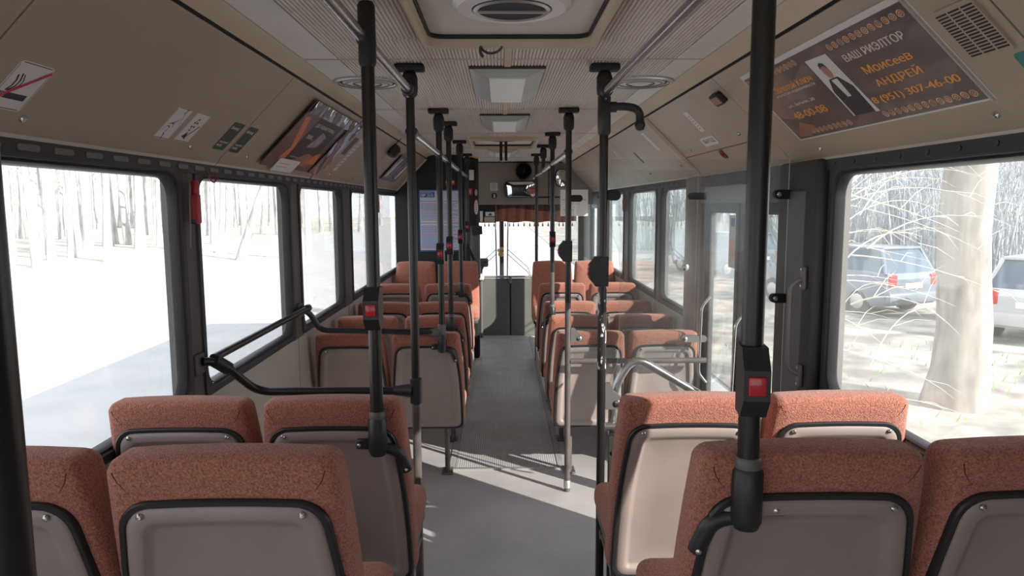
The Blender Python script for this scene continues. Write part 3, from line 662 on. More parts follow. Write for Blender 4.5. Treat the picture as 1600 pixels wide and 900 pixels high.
for x, l in ((-.585, 'left'), (.63, 'right')):
    t = thing('ceiling_speaker', 'round flat ceiling grille on the %s edge of the ceiling' % l, 'speaker', (x, 3.25, ZC - .02), 'round ceiling grilles')
    MB().lathe([(.148, .004), (.148, -.006), (.138, -.012), (.122, -.010), (.116, -.004)], (x, 3.25, ZC), 'Z', 40).build('rim', M_alu, t)
    for rr_ in (.128, .095, .062): MB().lathe([(rr_ - .004, -.006), (rr_, -.0135), (rr_ + .004, -.006)], (x, 3.25, ZC), 'Z', 40).build('ring', M_darkgrey, t)
    MB().lathe([(.116, -.003), (.10, -.012), (.085, -.006), (.07, -.012), (.055, -.006), (.04, -.014), (.0, -.014)], (x, 3.25, ZC), 'Z', 40).build('cone', M_lip, t)

# ================================================================== POSTERS AND STICKERS ON THE COVES
def decal(name, label, cat, s, Y0, Y1, v0, v1, m, th=.0015, r=.004, edge=None, lift=.0025, group=None):
    """flat print on a cove; local x runs along the writing from 0"""
    root = MB().loft([[(p[0], p[1], 0) for p in rrect(0, abs(Y1 - Y0), 0, v1 - v0, r, 4)], [(p[0], p[1], th) for p in rrect(0, abs(Y1 - Y0), 0, v1 - v0, r, 4)]]).build(name, m, origin=(0, 0, 0))
    root.matrix_world = cove_frame(s, min(Y0, Y1) if s < 0 else max(Y0, Y1), v0, lift)
    props(root, label, cat, group)
    return root
def outline_of(par, wd, ht):
    strokes(par, 'border', [([(.006, ht - .003), (wd - .006, ht - .003)], .0022), ([(.006, .003), (wd - .006, .003)], .0022), ([(.0025, .008), (.0025, ht - .008)], .0012), ([(wd - .0025, .008), (wd - .0025, ht - .008)], .0012)], M_ink)
def patch(par, name, pts, m, z=.0016, dz=.0003): return MB().loft([[(x, y, z) for x, y in pts], [(x, y, z + dz) for x, y in pts]]).build(name, m, par, world=False)
def rect(x0, x1, y0, y1): return [(x0, y0), (x1, y0), (x1, y1), (x0, y1)]
def stroke(pts, wd):
    a, b = [], []
    P = [Vector((x, y)) for x, y in pts]
    for i, p in enumerate(P):
        t = (P[min(i + 1, len(P) - 1)] - P[max(i - 1, 0)]).normalized(); n = Vector((-t.y, t.x)) * wd / 2
        a.append(tuple(p + n)); b.append(tuple(p - n))
    return a + b[::-1]
def strokes(par, name, lst, m, z=.0016):
    mb = MB()
    for pts, wd in lst:
        P = stroke(pts, wd); h = len(P) // 2
        mb.loft([[(x, y, z) for x, y in P[:h]], [(x, y, z) for x, y in P[h:][::-1]]], False, False, closed=False)
    return mb.build(name, m, par, world=False)

# no smoking
n = decal('no_smoking_sticker', 'white no-smoking sticker with red stripe, upper left corner', 'sticker', -1, 1.553, 1.668, .072, .204, M_white, r=.012)
strokes(n, 'border', [([(.004, .01), (.004, .122)], .0015), ([(.111, .01), (.111, .122)], .0015), ([(.01, .128), (.105, .128)], .002), ([(.01, .004), (.105, .004)], .002)], M_ink)
patch(n, 'cigarette', rect(.012, .098, .030, .046), M_ink); strokes(n, 'cigarette_tip', [([(.016 + i * .004, .030), (.016 + i * .004, .046)], .0012) for i in range(4)], M_white, .0021)
strokes(n, 'smoke', [([(.022, .05), (.03, .065), (.03, .08), (.024, .095)], .005), ([(.027, .05), (.04, .064), (.042, .08), (.034, .1)], .0045), ([(.032, .05), (.05, .066), (.052, .08), (.042, .098)], .003)], M_ink)
strokes(n, 'red_stripe', [([(.002, .02), (.113, .118)], .009)], M_redink, .0023)
# pictogram stickers
a = decal('pictogram_sticker', 'white sticker with a climbing dotted line drawing, left cove', 'sticker', -1, 2.287, 2.389, .077, .207, M_white, r=.010); outline_of(a, .102, .13)
strokes(a, 'drawing', [([(.07, .13), (.066, .108)], .005), ([(.05, .0), (.045, .02), (.038, .022)], .005)] + [([(.034 + i * .006, .085 + i * .0035 - .02), (.052 + i * .0035, .083 + i * .0035 - .02)], .0022) for i in range(8)] + [([(.06, .112), (.074, .098), (.086, .066)], .0016), ([(.025, .06), (.045, .067), (.056, .06), (.062, .05)], .003), ([(.03, .05), (.04, .052), (.046, .045)], .004), ([(.015, .03), (.02, .048), (.03, .055)], .0015)] + [([(.04, .040 - i * .006), (.045, .040 - i * .006)], .003) for i in range(3)], M_ink)
a = decal('pictogram_sticker', 'white sticker with a black arrow and dotted squares, left cove', 'sticker', -1, 2.422, 2.531, .079, .208, M_white, r=.010); outline_of(a, .109, .129)
strokes(a, 'drawing', [([(.055, .02), (.095, .075)], .006)] + [([(x, y), (x + .012, y)], .006) for x, y in ((.048, .1), (.036, .085), (.054, .085), (.034, .068), (.052, .068), (.04, .052))] + [([(.042, .09), (.058, .09)], .0015), ([(.04, .06), (.055, .06)], .0015), ([(.046, .1), (.042, .055)], .0015)], M_ink)
patch(a, 'arrow_head', [(.03, .022), (.066, .012), (.05, .045)], M_ink)
# green stickers
for Y0, Y1, w_ in ((2.745, 2.855, 'nearer'), (2.905, 3.01, 'farther')):
    a = decal('green_sticker', 'dark green emergency exit sticker, %s of the pair on the left cove' % w_, 'sticker', -1, Y0, Y1, .077, .213, M_green, r=.008)
    text(a, 'Выход', .012, .085, .10, .118, M_white); text(a, 'Аварийный', .012, .092, .032, .044, M_white); text(a, 'выход', .012, .06, .014, .027, M_white)
# shiny poster on the left
a = decal('advertising_poster', 'glossy film-covered dark advertising poster on the left cove', 'poster', -1, 3.282, 4.30, .055, .45, M_posterdark, th=.004, r=.006, lift=.02)
W, H = 1.018, .395
patch(a, 'orange_print', [(.03, .30), (.10, .31), (.20, .20), (.27, .08), (.22, .02), (.15, .06), (.19, .13)], M_orangeprint, .0042)
patch(a, 'dark_column', rect(.24, .70, .05, .33), M_suit, .0042)
patch(a, 'grey_picture', [(.40, .15), (.56, .16), (.58, .24), (.46, .26)], M_greyprint, .0048); patch(a, 'red_print', [(.28, .05), (.68, .03), (.72, .10), (.52, .12), (.40, .07)], M_posterskin, .0046)
patch(a, 'orange_print', [(.60, .05), (.78, .06), (.74, .14), (.66, .12)], M_orangeprint, .0049)
text(a, 'ДО КВАРТИРЫ', .26, .62, .27, .295, M_white, .005); text(a, '300...', .27, .40, .20, .222, M_white, .005); text(a, 'НЕДВИЖИМОСТЬ', .28, .42, .075, .085, M_white, .005)
# crinkled clear film: a wavy sheet along the top and right edges
def film(par, x0, x1, y0, y1, nx, ny, amp, seed):
    rr = random.Random(seed); mb = MB(); vs = []
    for j in range(ny + 1):
        for i in range(nx + 1):
            x = x0 + (x1 - x0) * i / nx; y = y0 + (y1 - y0) * j / ny
            z = .012 + amp * (math.sin(x * 34 + seed + y * 25) * .6 + math.sin(y * 60 + x * 20) * .4) * (0.5 + 0.5 * rr.random())
            vs.append((x, y, z))
    fs = [(j * (nx + 1) + i, j * (nx + 1) + i + 1, (j + 1) * (nx + 1) + i + 1, (j + 1) * (nx + 1) + i) for j in range(ny) for i in range(nx)]
    return mb.add(vs, fs).build('clear_film', M_film, par, world=False, angle=90)
film(a, .0, W, .33, .395, 40, 5, .004, 1); film(a, .80, W, .0, .33, 8, 18, .004, 2)
a2 = decal('paper_scrap', 'torn pale paper scrap under the glossy left poster', 'paper', -1, 3.46, 3.80, .035, .115, M_white, lift=.0265, r=.01)
strokes(a2, 'print_lines', [([(.03, .03 + i * .02), (.2, .03 + i * .02)], .004) for i in range(2)], M_pinktext)
a = decal('strip_sticker', 'narrow pale blue and white strip notice on the left cove', 'sticker', -1, 4.66, 4.745, .09, .36, M_white, r=.004)
strokes(a, 'characters', [([(.02, .03 + i * .028), (.065, .04 + i * .028)], .008) for i in range(8)], M_bluetext)
a = decal('brown_card', 'small brown card above the strip notice on the left cove', 'card', -1, 4.50, 4.60, .22, .36, M_pillar)
# second poster + microphone-like black knob
a = decal('advertising_poster', 'small tilted film-covered poster near the cab on the left cove', 'poster', -1, 6.33, 7.15, .11, .40, M_greyprint, th=.004, lift=.02)
for i in range(4): patch(a, 'print_band', [(.05 + i * .19, .04), (.15 + i * .19, .04), (.19 + i * .19, .26), (.10 + i * .19, .26)], (M_white, M_bluetext, M_posterskin, M_white)[i], .0042)
k = thing('panel_knob', 'black rubber knob hanging from the left cove', 'knob', cove_pt(-1, 5.745, .40, .03))
b = MB().lathe([(.0, 0), (.045, .0), (.058, .02), (.056, .05), (.035, .075), (.0, .08)], (0, 0, 0), 'Z', 24); M = cove_frame(-1, 5.745, .40, .0); b.v = [tuple(M @ Vector(p)) for p in b.v]; b.build('knob_body', M_trimblk, k)
b = MB().tube([(0, .02, .002), (.03, .11, .002)], .006, 6); b.v = [tuple(M @ Vector(p)) for p in b.v]; b.build('strap', M_dark, k)

# big right poster
PW, PH = 1.063, .333
a = decal('advertising_poster', 'large dark realtor poster with gold lettering and a man in a suit', 'poster', 1, 2.70, 1.637, .105, .105 + PH, M_white, th=.002, r=.002)
patch(a, 'dark_ground', rect(.01, PW - .02, .006, PH - .018), M_posterdark, .0022)
patch(a, 'tan_print', [(.01, .16), (.04, .20), (.05, .30), (.01, .31)], M_posterskin, .0027); patch(a, 'tan_print', [(.02, .02), (.12, .012), (.20, .05), (.12, .08)], M_posterskin, .0027)
patch(a, 'white_photo', [(.475, .05), (.62, .045), (.615, .275), (.485, .28)], M_white, .0028)
patch(a, 'suit', [(.485, .05), (.60, .046), (.607, .15), (.575, .195), (.52, .195), (.488, .15)], M_suit, .0032)
patch(a, 'shirt', [(.537, .12), (.557, .12), (.565, .19), (.53, .19)], M_white, .0036)
patch(a, 'face', [(.547 + .020 * math.cos(i * .524), .222 + .028 * math.sin(i * .524)) for i in range(12)], M_skin, .0036)
patch(a, 'hair', [(.527, .235), (.532, .252), (.547, .258), (.562, .252), (.567, .235), (.557, .243), (.537, .243)], M_suit, .0040)
text(a, 'ВАШ РИЭЛТОР', .675, .965, .225, .250, M_silvertext, .0030); text(a, 'Моисеев', .709, .93, .168, .196, M_gold, .0030)
text(a, 'АНДРЕЙ', .71, .919, .116, .152, M_gold, .0030); text(a, '8 (951) 307-46-00', .628, 1.014, .064, .094, M_gold, .0030)
text(a, 'Золотой Ключ', .15, .44, .212, .240, M_gold, .0030); text(a, 'АГЕНТСТВО НЕДВИЖИМОСТИ', .128, .433, .195, .206, M_silvertext, .0030)
text(a, 'ул. Зегеля, 28', .144, .351, .143, .158, M_silvertext, .0030); text(a, '48-00-08', .12, .367, .092, .122, M_gold, .0030)
for x0, x1, y0 in ((.643, 1.031, .278), (.617, 1.029, .020), (.137, .435, .020), (.16, .44, .282)):
    n_ = int((x1 - x0) / .03)
    mb = MB()
    for i in range(n_):
        cx_ = x0 + (i + .5) * (x1 - x0) / n_
        for rr_, ri in ((.0135, .0095), (.0065, .003)):
            A = [(cx_ + rr_ * math.cos(t * .524), y0 + .01 + rr_ * .85 * math.sin(t * .524), .0030) for t in range(13)]; B = [(cx_ + ri * math.cos(t * .524), y0 + .01 + ri * .85 * math.sin(t * .524), .0030) for t in range(13)]
            mb.loft([A, B], False, False, closed=False)
    mb.build('gold_ornament', M_goldpat, a, world=False)
MB().box(PW - .012, PW - .004, 0, PH, .002, .008).build('edge_bead', M_alu, a, world=False)
# vent grille on the right cove
g = decal('vent_grille', 'beige slotted vent grille on the right cove', 'grille', 1, 1.597, 1.470, .218, .362, M_cove, th=.008, r=.01, lift=.002)
slm = mesh_of(MB().box(-.0175, .0175, -.0022, .0022, 0, .0006), M_black, 'slot')
for cx_ in (.022, .0635, .105):
    for j in range(15): share(slm, 'slot', g, (cx_, .014 + j * .0083, .0078))
a = decal('teal_sticker', 'teal sticker cut off by the right picture edge', 'sticker', 1, 1.50, 1.38, .12, .205, M_teal, r=.012)
text(a, 'ВЫХОД', .03, .10, .04, .06, M_white)
# small notices over the rear door
a = decal('strip_sticker', 'pale curled strip notice with faint red letters above the rear door', 'sticker', 1, 3.60, 3.53, .28, .41, M_lip, r=.003)
strokes(a, 'red_letters', [([(.02, .02 + i * .016), (.05, .024 + i * .016)], .005) for i in range(6)], M_pinktext)
a = decal('exit_sticker', 'white sticker reading exit in Cyrillic above the rear door', 'sticker', 1, 3.73, 3.50, .19, .245, M_white, r=.003)
text(a, 'ВЫХОД', .03, .20, .013, .043, M_ink)
k = decal('wall_light', 'small square black-rimmed lamp above the rear door', 'lamp', 1, 3.07, 2.97, .375, .43, M_black, th=.022, r=.006)
patch(k, 'lens', rect(.012, .088, .008, .044), M_posterskin, .022, .002)
k = decal('door_valve', 'small red emergency valve on the flap over the rear door', 'valve', 1, 3.615, 3.57, .095, .15, M_pillar, th=.006, r=.008)
MB().lathe([(.0, .004), (.012, .006), (.012, .014), (.0, .016)], (.022, .03, 0), 'Z', 14).build('red_tap', M_redplastic, k, world=False)
a = decal('strip_sticker', 'bright white strip sticker on the right cove past the door', 'sticker', 1, 4.65, 4.57, .26, .415, M_paperlit, r=.002)
strokes(a, 'dots', [([(.02, .13), (.028, .138)], .006), ([(.05, .02), (.056, .026)], .005)], M_ink)
decal('brown_strip', 'small brown strip on the right cove beyond the white sticker', 'strip', 1, 5.33, 5.27, .20, .31, M_pillar)
a = decal('small_sticker', 'small pale printed sticker on the far right cove', 'sticker', 1, 5.90, 5.84, .27, .385, M_white)
strokes(a, 'print_lines', [([(.012, .02 + i * .018), (.048, .02 + i * .018)], .006) for i in range(5)], M_greyprint)
rl = MB()
pp = [cove_pt(1, 0, v, d_) for v, d_ in ((0.02, .004), (.02, .016), (.48, .016), (.48, .004))]
ro = [[(p.x, y_, p.z) for p in pp] for y_ in (4.245, 4.265, 4.31, 4.33)]
for i in (0, 3): ro[i] = [tuple(cove_pt(1, (4.245, 0, 0, 4.33)[i], v, .003)) for v in (.02, .02001, .48, .48001)]
o = rl.loft(ro).build('cove_bead', M_cream); props(o, 'raised cream bead across the right cove past the door', 'trim')

# hammers
def hammer(s, Y, label, x):
    t = thing('emergency_hammer', label, 'hammer', (x, Y, 1.655), 'red emergency hammers')
    MB().rbox(x - .012, x + .016, Y - .018, Y + .022, 1.655, 1.765, .005, 1).build('holder', M_redplastic, t)
    MB().rbox(x - .010, x + .014, Y - .008, Y + .024, 1.76, 1.815, .008, 2).build('hammer_head', M_redplastic, t)
    MB().rbox(x - .011, x + .012, Y - .019, Y + .01, 1.655, 1.675, .003, 1).build('holder_tip', M_gasket, t)
    MB().tube(bez((x, Y - .03, 1.80), (x - .0, Y - .045, 1.75), (x, Y - .04, 1.65), (x, Y - .055, 1.57), 10), .003, 6).build('cord', M_slot, t)
hammer(-1, 2.655, 'red emergency hammer on the first left window pillar', -1.125)
hammer(-1, 6.58, 'red emergency hammer on the far left pillar', -1.125)
hammer(1, 6.85, 'red emergency hammer on the right pillar beyond the screens', 1.19)
t = thing('red_wire_loop', 'thin red wire loop hanging from the left window rail', 'wire', (-1.12, 2.83, 1.83)); MB().tube(bez((-1.13, 2.80, 1.85), (-1.12, 2.80, 1.80), (-1.12, 2.87, 1.80), (-1.13, 2.88, 1.85), 14), .003, 6).build('wire', M_redplastic, t)

# ================================================================== FRONT
part = struct(MB().box(WL, -.40, 7.90, 7.94, 0, 2.30).rbox(-.40, -.235, 7.86, 7.98, 0, 2.245, .03, 3).build('wall_front_cab', M_black), 'dark cab partition behind the driver')
MB().rbox(-.335, -.225, 7.85, 7.99, .9, 1.50, .02, 2).build('grey_sleeve', M_darkgrey, part)
MB().tube([(-.395 + i * .01, 7.86, 2.225 + .02 * math.sin(math.pi * i / 15)) for i in range(16)], .008, 6).build('copper_edge', M_gold, part)
pp = [cove_pt(-1, 7.87, 0.0, .01), cove_pt(-1, 7.87, .48, .01)]
MB().tube(pp, .012, 8).build('corner_bead', M_cream, part)
bd = MB().box(-.89, -.415, 7.885, 7.90, 1.21, 1.89).build('route_board', M_blue); props(bd, 'blue-edged route timetable board numbered 315 on the cab partition', 'board')
bl = Vector(bd.location)
def bpatch(x0, x1, z0, z1, m, d_, nm): MB().box(x0, x1, 7.8845 - d_, 7.8848 - d_ + .0002, z0, z1).build(nm, m, bd)
for z0, z1 in ((1.765, 1.875), (1.525, 1.76), (1.225, 1.52)):
    bpatch(-.88, -.425, z0, z1, M_board, .0005, 'paper_sheet')
bpatch(-.875, -.72, 1.805, 1.868, M_blue, .001, 'route_plate')
def btext(body, x0, x1, z0, z1, m, d_=.002):
    t = text(bd, body, x0 - bl.x, x1 - bl.x, z0, z1, m, 0)
    for v in t.data.vertices: v.co = Vector((v.co.x, 7.8845 - d_ - v.co.z - bl.y, v.co.y - bl.z))
btext('МАРШРУТ', -.865, -.735, 1.848, 1.862, M_white); btext('№ 315', -.862, -.738, 1.812, 1.842, M_white)
rr = random.Random(3)
for z0, z1, c in ((1.545, 1.745, 14), (1.24, 1.50, 19)):
    for i in range(c):
        z = z1 - (i + .5) * (z1 - z0) / c; x1_ = -.435 - rr.random() * .12
        bpatch(-.872, x1_, z - .0032, z + .0032, M_pinktext if i in (0, c - 1, 6) else M_bluetext, .001, 'text_line')
for x0, x1, z0, z1, m, nm, lb, cat in ((-.335, -.285, 1.99, 2.10, M_paperlit, 'paper_note', 'pale paper note at the top of the cab column', 'paper'), (-.595, -.50, 1.94, 1.985, M_yellow, 'yellow_sticker', 'small yellow and red sticker above the route board', 'sticker'),
                                       (-.345, -.305, 1.83, 1.90, M_redplastic, 'red_sticker', 'small red sticker on the cab column', 'sticker')):
    yy = 7.898 if x0 < -.4 else 7.858
    o = MB().box(x0, x1, yy - .003, yy, z0, z1).build(nm, m); props(o, lb, cat)
    if nm == 'yellow_sticker': MB().box(x0, x1, yy - .0036, yy - .003, z0, z0 + .02).build('red_band', M_redplastic, o)
    if nm == 'red_sticker': MB().box(-.328, -.322, yy - .0036, yy - .003, z0 + .015, z1 - .015).build('white_mark', M_white, o)
for zc, rz, rx, lb in ((1.695, .085, .024, 'tall oval white sticker with red rim on the cab column'), (1.855, .036, .014, 'small oval sticker with red rim on the cab column')):
    o = MB().loft([[(-.262 + rx * math.cos(a_ * .2618), 7.857, zc + rz * math.sin(a_ * .2618)) for a_ in range(24)], [(-.262 + rx * math.cos(a_ * .2618), 7.853, zc + rz * math.sin(a_ * .2618)) for a_ in range(24)]]).build('oval_sticker', M_redplastic); props(o, lb, 'sticker')
    MB().loft([[(-.262 + rx * .84 * math.cos(a_ * .2618), 7.853, zc + rz * .92 * math.sin(a_ * .2618)) for a_ in range(24)], [(-.262 + rx * .84 * math.cos(a_ * .2618), 7.8525, zc + rz * .92 * math.sin(a_ * .2618)) for a_ in range(24)]]).build('white_field', M_white, o)
    for i in range(5): MB().box(-.268, -.256, 7.8518, 7.8524, zc - rz * .6 + i * rz * .27, zc - rz * .6 + i * rz * .27 + rz * .12).build('print_mark', M_ink, o)
o = MB().loft([[(-.315, 7.83, 1.49), (-.20, 7.83, 1.49), (-.195, 7.83, 1.40), (-.30, 7.83, 1.385)], [(-.315, 7.858, 1.49), (-.20, 7.858, 1.49), (-.195, 7.858, 1.40), (-.30, 7.858, 1.385)]]).build('black_box', M_trimblk); props(o, 'tilted black plastic box on the cab column', 'box')
# header over the windscreen
hd = struct(MB().box(-.40, WR, 9.20, 9.26, 1.722, 2.30).build('wall_front_header', M_header), 'taupe header panel above the windscreen')
MB().box(-.40, WR, 9.192, 9.20, ZC - .012, ZC + .002).build('top_seal', M_black, hd)
MB().box(.62, .635, 9.195, 9.20, 1.73, 2.25).build('panel_joint', M_dark, hd)
t = thing('ventilator_fan', 'round black cab fan on the windscreen header', 'fan', (.30, 9.15, 2.03))
MB().lathe([(.0, .05), (.10, .05), (.108, .02), (.104, -.02), (.085, -.035), (.0, -.03)], (.302, 9.15, 2.145), 'Y', 30).build('fan_housing', M_black, t)
for i in range(4): MB().lathe([(.02 + i * .022, -.036), (.024 + i * .022, -.042), (.028 + i * .022, -.036)], (.302, 9.15, 2.145), 'Y', 26).build('grille_ring', M_trimblk, t)
MB().lathe([(.0, -.045), (.02, -.04), (.02, -.03)], (.302, 9.15, 2.145), 'Y', 16).build('hub', M_trimblk, t)
def mirror(label, x, z, w_, h_, r, bow, ax=0, az=0):
    t = thing('interior_mirror', label, 'mirror', (x, 9.08, z), 'interior mirrors')
    def rg(k_, y_): return [(q[0], y_, q[1]) for q in rrect(-w_ * k_, w_ * k_, -h_ * k_, h_ * k_, r * k_, 8)]
    MB().loft([rg(.8, .05), rg(1.0, .03), rg(1.0, .0), rg(.95, -.006), rg(.93, .0)], True, False).build('mirror_housing', M_black, t, world=False)
    mb = MB().loft([rg(.93, .0), rg(.7, -bow * .5), rg(.45, -bow * .8), rg(.2, -bow * .96), rg(.02, -bow)], False, True); mb.build('mirror_glass', M_mirror, t, world=False, angle=90)
    t.rotation_euler = (R(ax), 0, R(az))
    return t
m1 = mirror('wide black-framed interior mirror on the windscreen header', .262, 1.912, .215, .105, .06, .02, 8, -18)
MB().cyl((0, .04, .0), (0, .12, .05), .012).build('mirror_arm', M_black, m1, world=False)
m2 = mirror('oval black-framed interior mirror at the right of the header', .785, 2.055, .085, .115, .08, .02, 4, 16)
MB().cyl((0, .04, .0), (0, .12, .05), .012).build('mirror_arm', M_black, m2, world=False)
o = MB().box(-.125, -.03, 9.194, 9.2, 1.90, 2.0).build('paper_note', M_white); props(o, 'pale printed note on the windscreen header', 'paper')
for i in range(5): MB().box(-.115, -.05, 9.1935, 9.1942, 1.915 + i * .016, 1.920 + i * .016).build('print_line', M_greyprint, o)
o = MB().lathe([(.036, 0), (.036, -.006), (.03, -.01), (0, -.01)], (-.072, 9.2, 1.835), 'Y', 24).box(-.008, .008, 0, 0, 0, 0).build('round_lock', M_trimblk); props(o, 'round dark panel lock below the note on the header', 'lock')
MB().rbox(-.082, -.062, 9.184, 9.191, 1.812, 1.858, .003, 1).build('lock_slot', M_alu, o)
# curtain valance with tassels
ct = thing('curtain_valance', 'rust-coloured curtain valance with tassels above the windscreen', 'curtain', (.40, 9.30, 1.48))
nC = 60; ra, rb_ = [], []
def cy(i): return 9.31 + .018 * math.sin(i * .9) + .008 * math.sin(i * 2.3)
MB().loft([[(-.055 + i * (1.05 / nC), cy(i) - .006, 1.73) for i in range(nC + 1)], [(-.055 + i * (1.05 / nC), cy(i + .6) - .004, 1.62) for i in range(nC + 1)], [(-.055 + i * (1.05 / nC), cy(i + 1.4), 1.497 + .008 * math.sin(i * .35)) for i in range(nC + 1)]], False, False, closed=False).build('cloth', M_curtain, ct, angle=90)
MB().loft([[(-.055 + i * (1.05 / nC), cy(i) - .012, 1.73) for i in range(nC + 1)], [(-.055 + i * (1.05 / nC), cy(i + .5) - .012, 1.655 + .02 * math.sin(i * .12)) for i in range(nC + 1)]], False, False, closed=False).build('pelmet_band', M_curtaindark, ct, angle=90)
tsm = mesh_of(MB().lathe([(.001, 0), (.004, -.006), (.003, -.012), (.008, -.03), (.011, -.055), (.0, -.057)], (0, 0, 0), 'Z', 8), M_tassel, 'tassel')
for i in range(19): share(tsm, 'tassel', ct, (-.20 + i * .064 + .012 * math.sin(i * 5.1) - .40, 0.01, .015))
# small pictures left of the curtain
bkp = struct(MB().box(-.40, -.055, 9.27, 9.29, 1.49, 1.74).build('trim_5', M_black), 'black strip beside the curtain')
for x0, x1, z0, z1, m, lb in ((-.19, -.07, 1.575, 1.63, M_paperlit, 'small pale card with a green emblem above the windscreen'), (-.205, -.07, 1.50, 1.565, M_cream, 'small beige card above the windscreen'), (-.262, -.225, 1.50, 1.64, M_paperlit, 'tall white slip at the left end of the windscreen')):
    o = MB().box(x0, x1, 9.264, 9.27, z0, z1).build('card', m); props(o, lb, 'card')
    if 'emblem' in lb: MB().loft([[(q[0], 9.2635, q[1]) for q in ((-.16, 1.585), (-.10, 1.585), (-.115, 1.605), (-.13, 1.618), (-.145, 1.60))], [(q[0], 9.262, q[1]) for q in ((-.16, 1.585), (-.10, 1.585), (-.115, 1.605), (-.13, 1.618), (-.145, 1.60))]]).build('emblem', M_green, o)
# gate panels and rail before the windscreen
gt = thing('cab_gate', 'grey low gate with two panels below the windscreen', 'gate', (.045, 9.25, 0))
MB().rbox(-.245, .118, 9.24, 9.265, .006, .765, .006, 1).build('gate_panel', M_gate, gt); MB().rbox(.135, .60, 9.24, 9.265, .006, .765, .006, 1).build('gate_panel', M_gate, gt)
MB().tube([(-.30, 9.25, .785), (.62, 9.25, .785)], .016, 10).build('top_tube', M_alu, gt)
MB().rbox(.105, .148, 9.205, 9.26, .70, .80, .008, 2).build('latch', M_slot, gt)
MB().rbox(-.30, -.25, 9.2, 9.28, 0, .78, .006, 1).build('gate_post', M_black, gt); MB().box(.118, .135, 9.252, 9.262, .006, .76).build('hinge_strip', M_black, gt)
t = thing('fare_machine', 'dark grey fare machine on a stalk beside the gate', 'machine', (-.22, 9.1, 0))
MB().rbox(-.275, -.155, 9.05, 9.16, .93, 1.04, .02, 2).build('machine_head', M_darkgrey, t); MB().tube(bend([(-.25, 9.1, .0), (-.25, 9.1, .90), (-.22, 9.1, .95)], .03), .022, 10).build('stalk', M_darkgrey, t); MB().rbox(-.29, -.21, 9.04, 9.15, .76, .84, .02, 2).build('machine_base', M_lip, t); MB().box(-.20, -.165, 9.045, 9.05, .985, 1.0).build('display', M_gasket, t)
# windscreen
ws = thing('window_20', None, None, (CX, 10.4, .62)); struct(ws, 'front windscreen split by a dark centre pillar')
MB().box(WL, WR, 10.36, 10.44, -.45, .62).box(WL, WR, 10.36, 10.44, 1.95, 2.38).box(WL - .02, WL + .08, 10.36, 10.44, .62, 1.95).box(WR - .08, WR + .02, 10.36, 10.44, .62, 1.95).build('windscreen_frame', M_dark, ws)
MB().rbox(-.012, .052, 10.34, 10.42, .60, 1.96, .012, 2).build('centre_pillar', M_dark, ws)
for a_, b_ in ((WL + .08, -.01), (.05, WR - .08)): MB().box(a_, b_, 10.395, 10.40, .62, 1.95).build('pane', G_win, ws)
ds = thing('dashboard', 'dark dashboard below the windscreen', 'dashboard', (CX, 10.1, 0))
MB().rbox(WL + .01, WR - .01, 9.95, 10.36, .0, .60, .03, 2).build('dashboard_body', M_darkgrey, ds)
for s_, x in ((-1, -.06), (1, .105)):
    t = thing('windscreen_wiper', 'wiper arm pair outside the windscreen, %s of the centre pillar' % ('left' if s_ < 0 else 'right'), 'wiper', (x, 10.47, .6))
    MB().tube([(x - s_ * .005, 10.47, .60), (x + s_ * .01, 10.47, 1.50)], .010, 8).build('blade', M_trimblk, t)
    for dz in (0, -.07): MB().tube([(x, 10.48, 1.07 + dz), (x + s_ * .30, 10.48, .80 + dz), (x + s_ * .36, 10.46, .62 + dz * .3)], .006, 6).build('arm', M_bluetext, t)
t = thing('hanging_toy', 'small golden trinket hanging at the windscreen pillar', 'ornament', (.005, 10.31, .98))
MB().lathe([(.0, -.05), (.03, -.045), (.045, -.02), (.04, .01), (.02, .03), (.0, .035)], (.01, 10.31, 1.02), 'Z', 16).build('body', M_gold2, t)
MB().lathe([(.0, -.03), (.024, -.02), (.03, 0), (.022, .022), (.0, .03)], (.02, 10.31, 1.085), 'Z', 14).build('head', M_gold2, t); MB().lathe([(.0, -.03), (.02, -.02), (.026, 0), (.0, .028)], (-.025, 10.305, 1.07), 'Z', 12).build('white_charm', M_white, t)
MB().tube([(.005, 10.31, 1.11), (.005, 10.31, 1.95)], .0025, 6).build('cord', M_redplastic, t)
# front right: glass screen with notice by the front door
s3 = gscreen('far glass screen with a paper notice by the front door', .60, 1.12, 7.76, .85, 1.905, .03)
screen_clamp(s3, .41, .65, 7.76, 1.80, M_black, .009); screen_clamp(s3, 1.06, 1.215, 7.76, 1.80)
o = MB().box(.655, .955, 7.750, 7.755, 1.595, 1.88).build('paper_notice', M_paperlit); props(o, 'white paper notice on the far glass screen', 'notice')
def ntext(body, x0, x1, z0, z1):
    t = text(o, body, x0 - o.location.x, x1 - o.location.x, z0, z1, M_greyprint, 0)
    for v in t.data.vertices: v.co = Vector((v.co.x, 7.7495 - v.co.z - o.location.y, v.co.y - o.location.z))
ntext('УВАЖАЕМЫЕ ПАССАЖИРЫ', .67, .94, 1.765, 1.78); ntext('ВХОД', .76, .86, 1.72, 1.735); ntext('И', .80, .812, 1.69, 1.703); ntext('ВЫХОД', .69, .80, 1.655, 1.67)
d2 = thing('door_2', None, None, (WR, 8.98, 0)); struct(d2, 'front door of the bus on the right, glazed')
MB().box(WR - .02, WR + .05, 8.35, 9.6, 1.725, 1.88).build('mechanism_cover', M_darkgrey, d2)
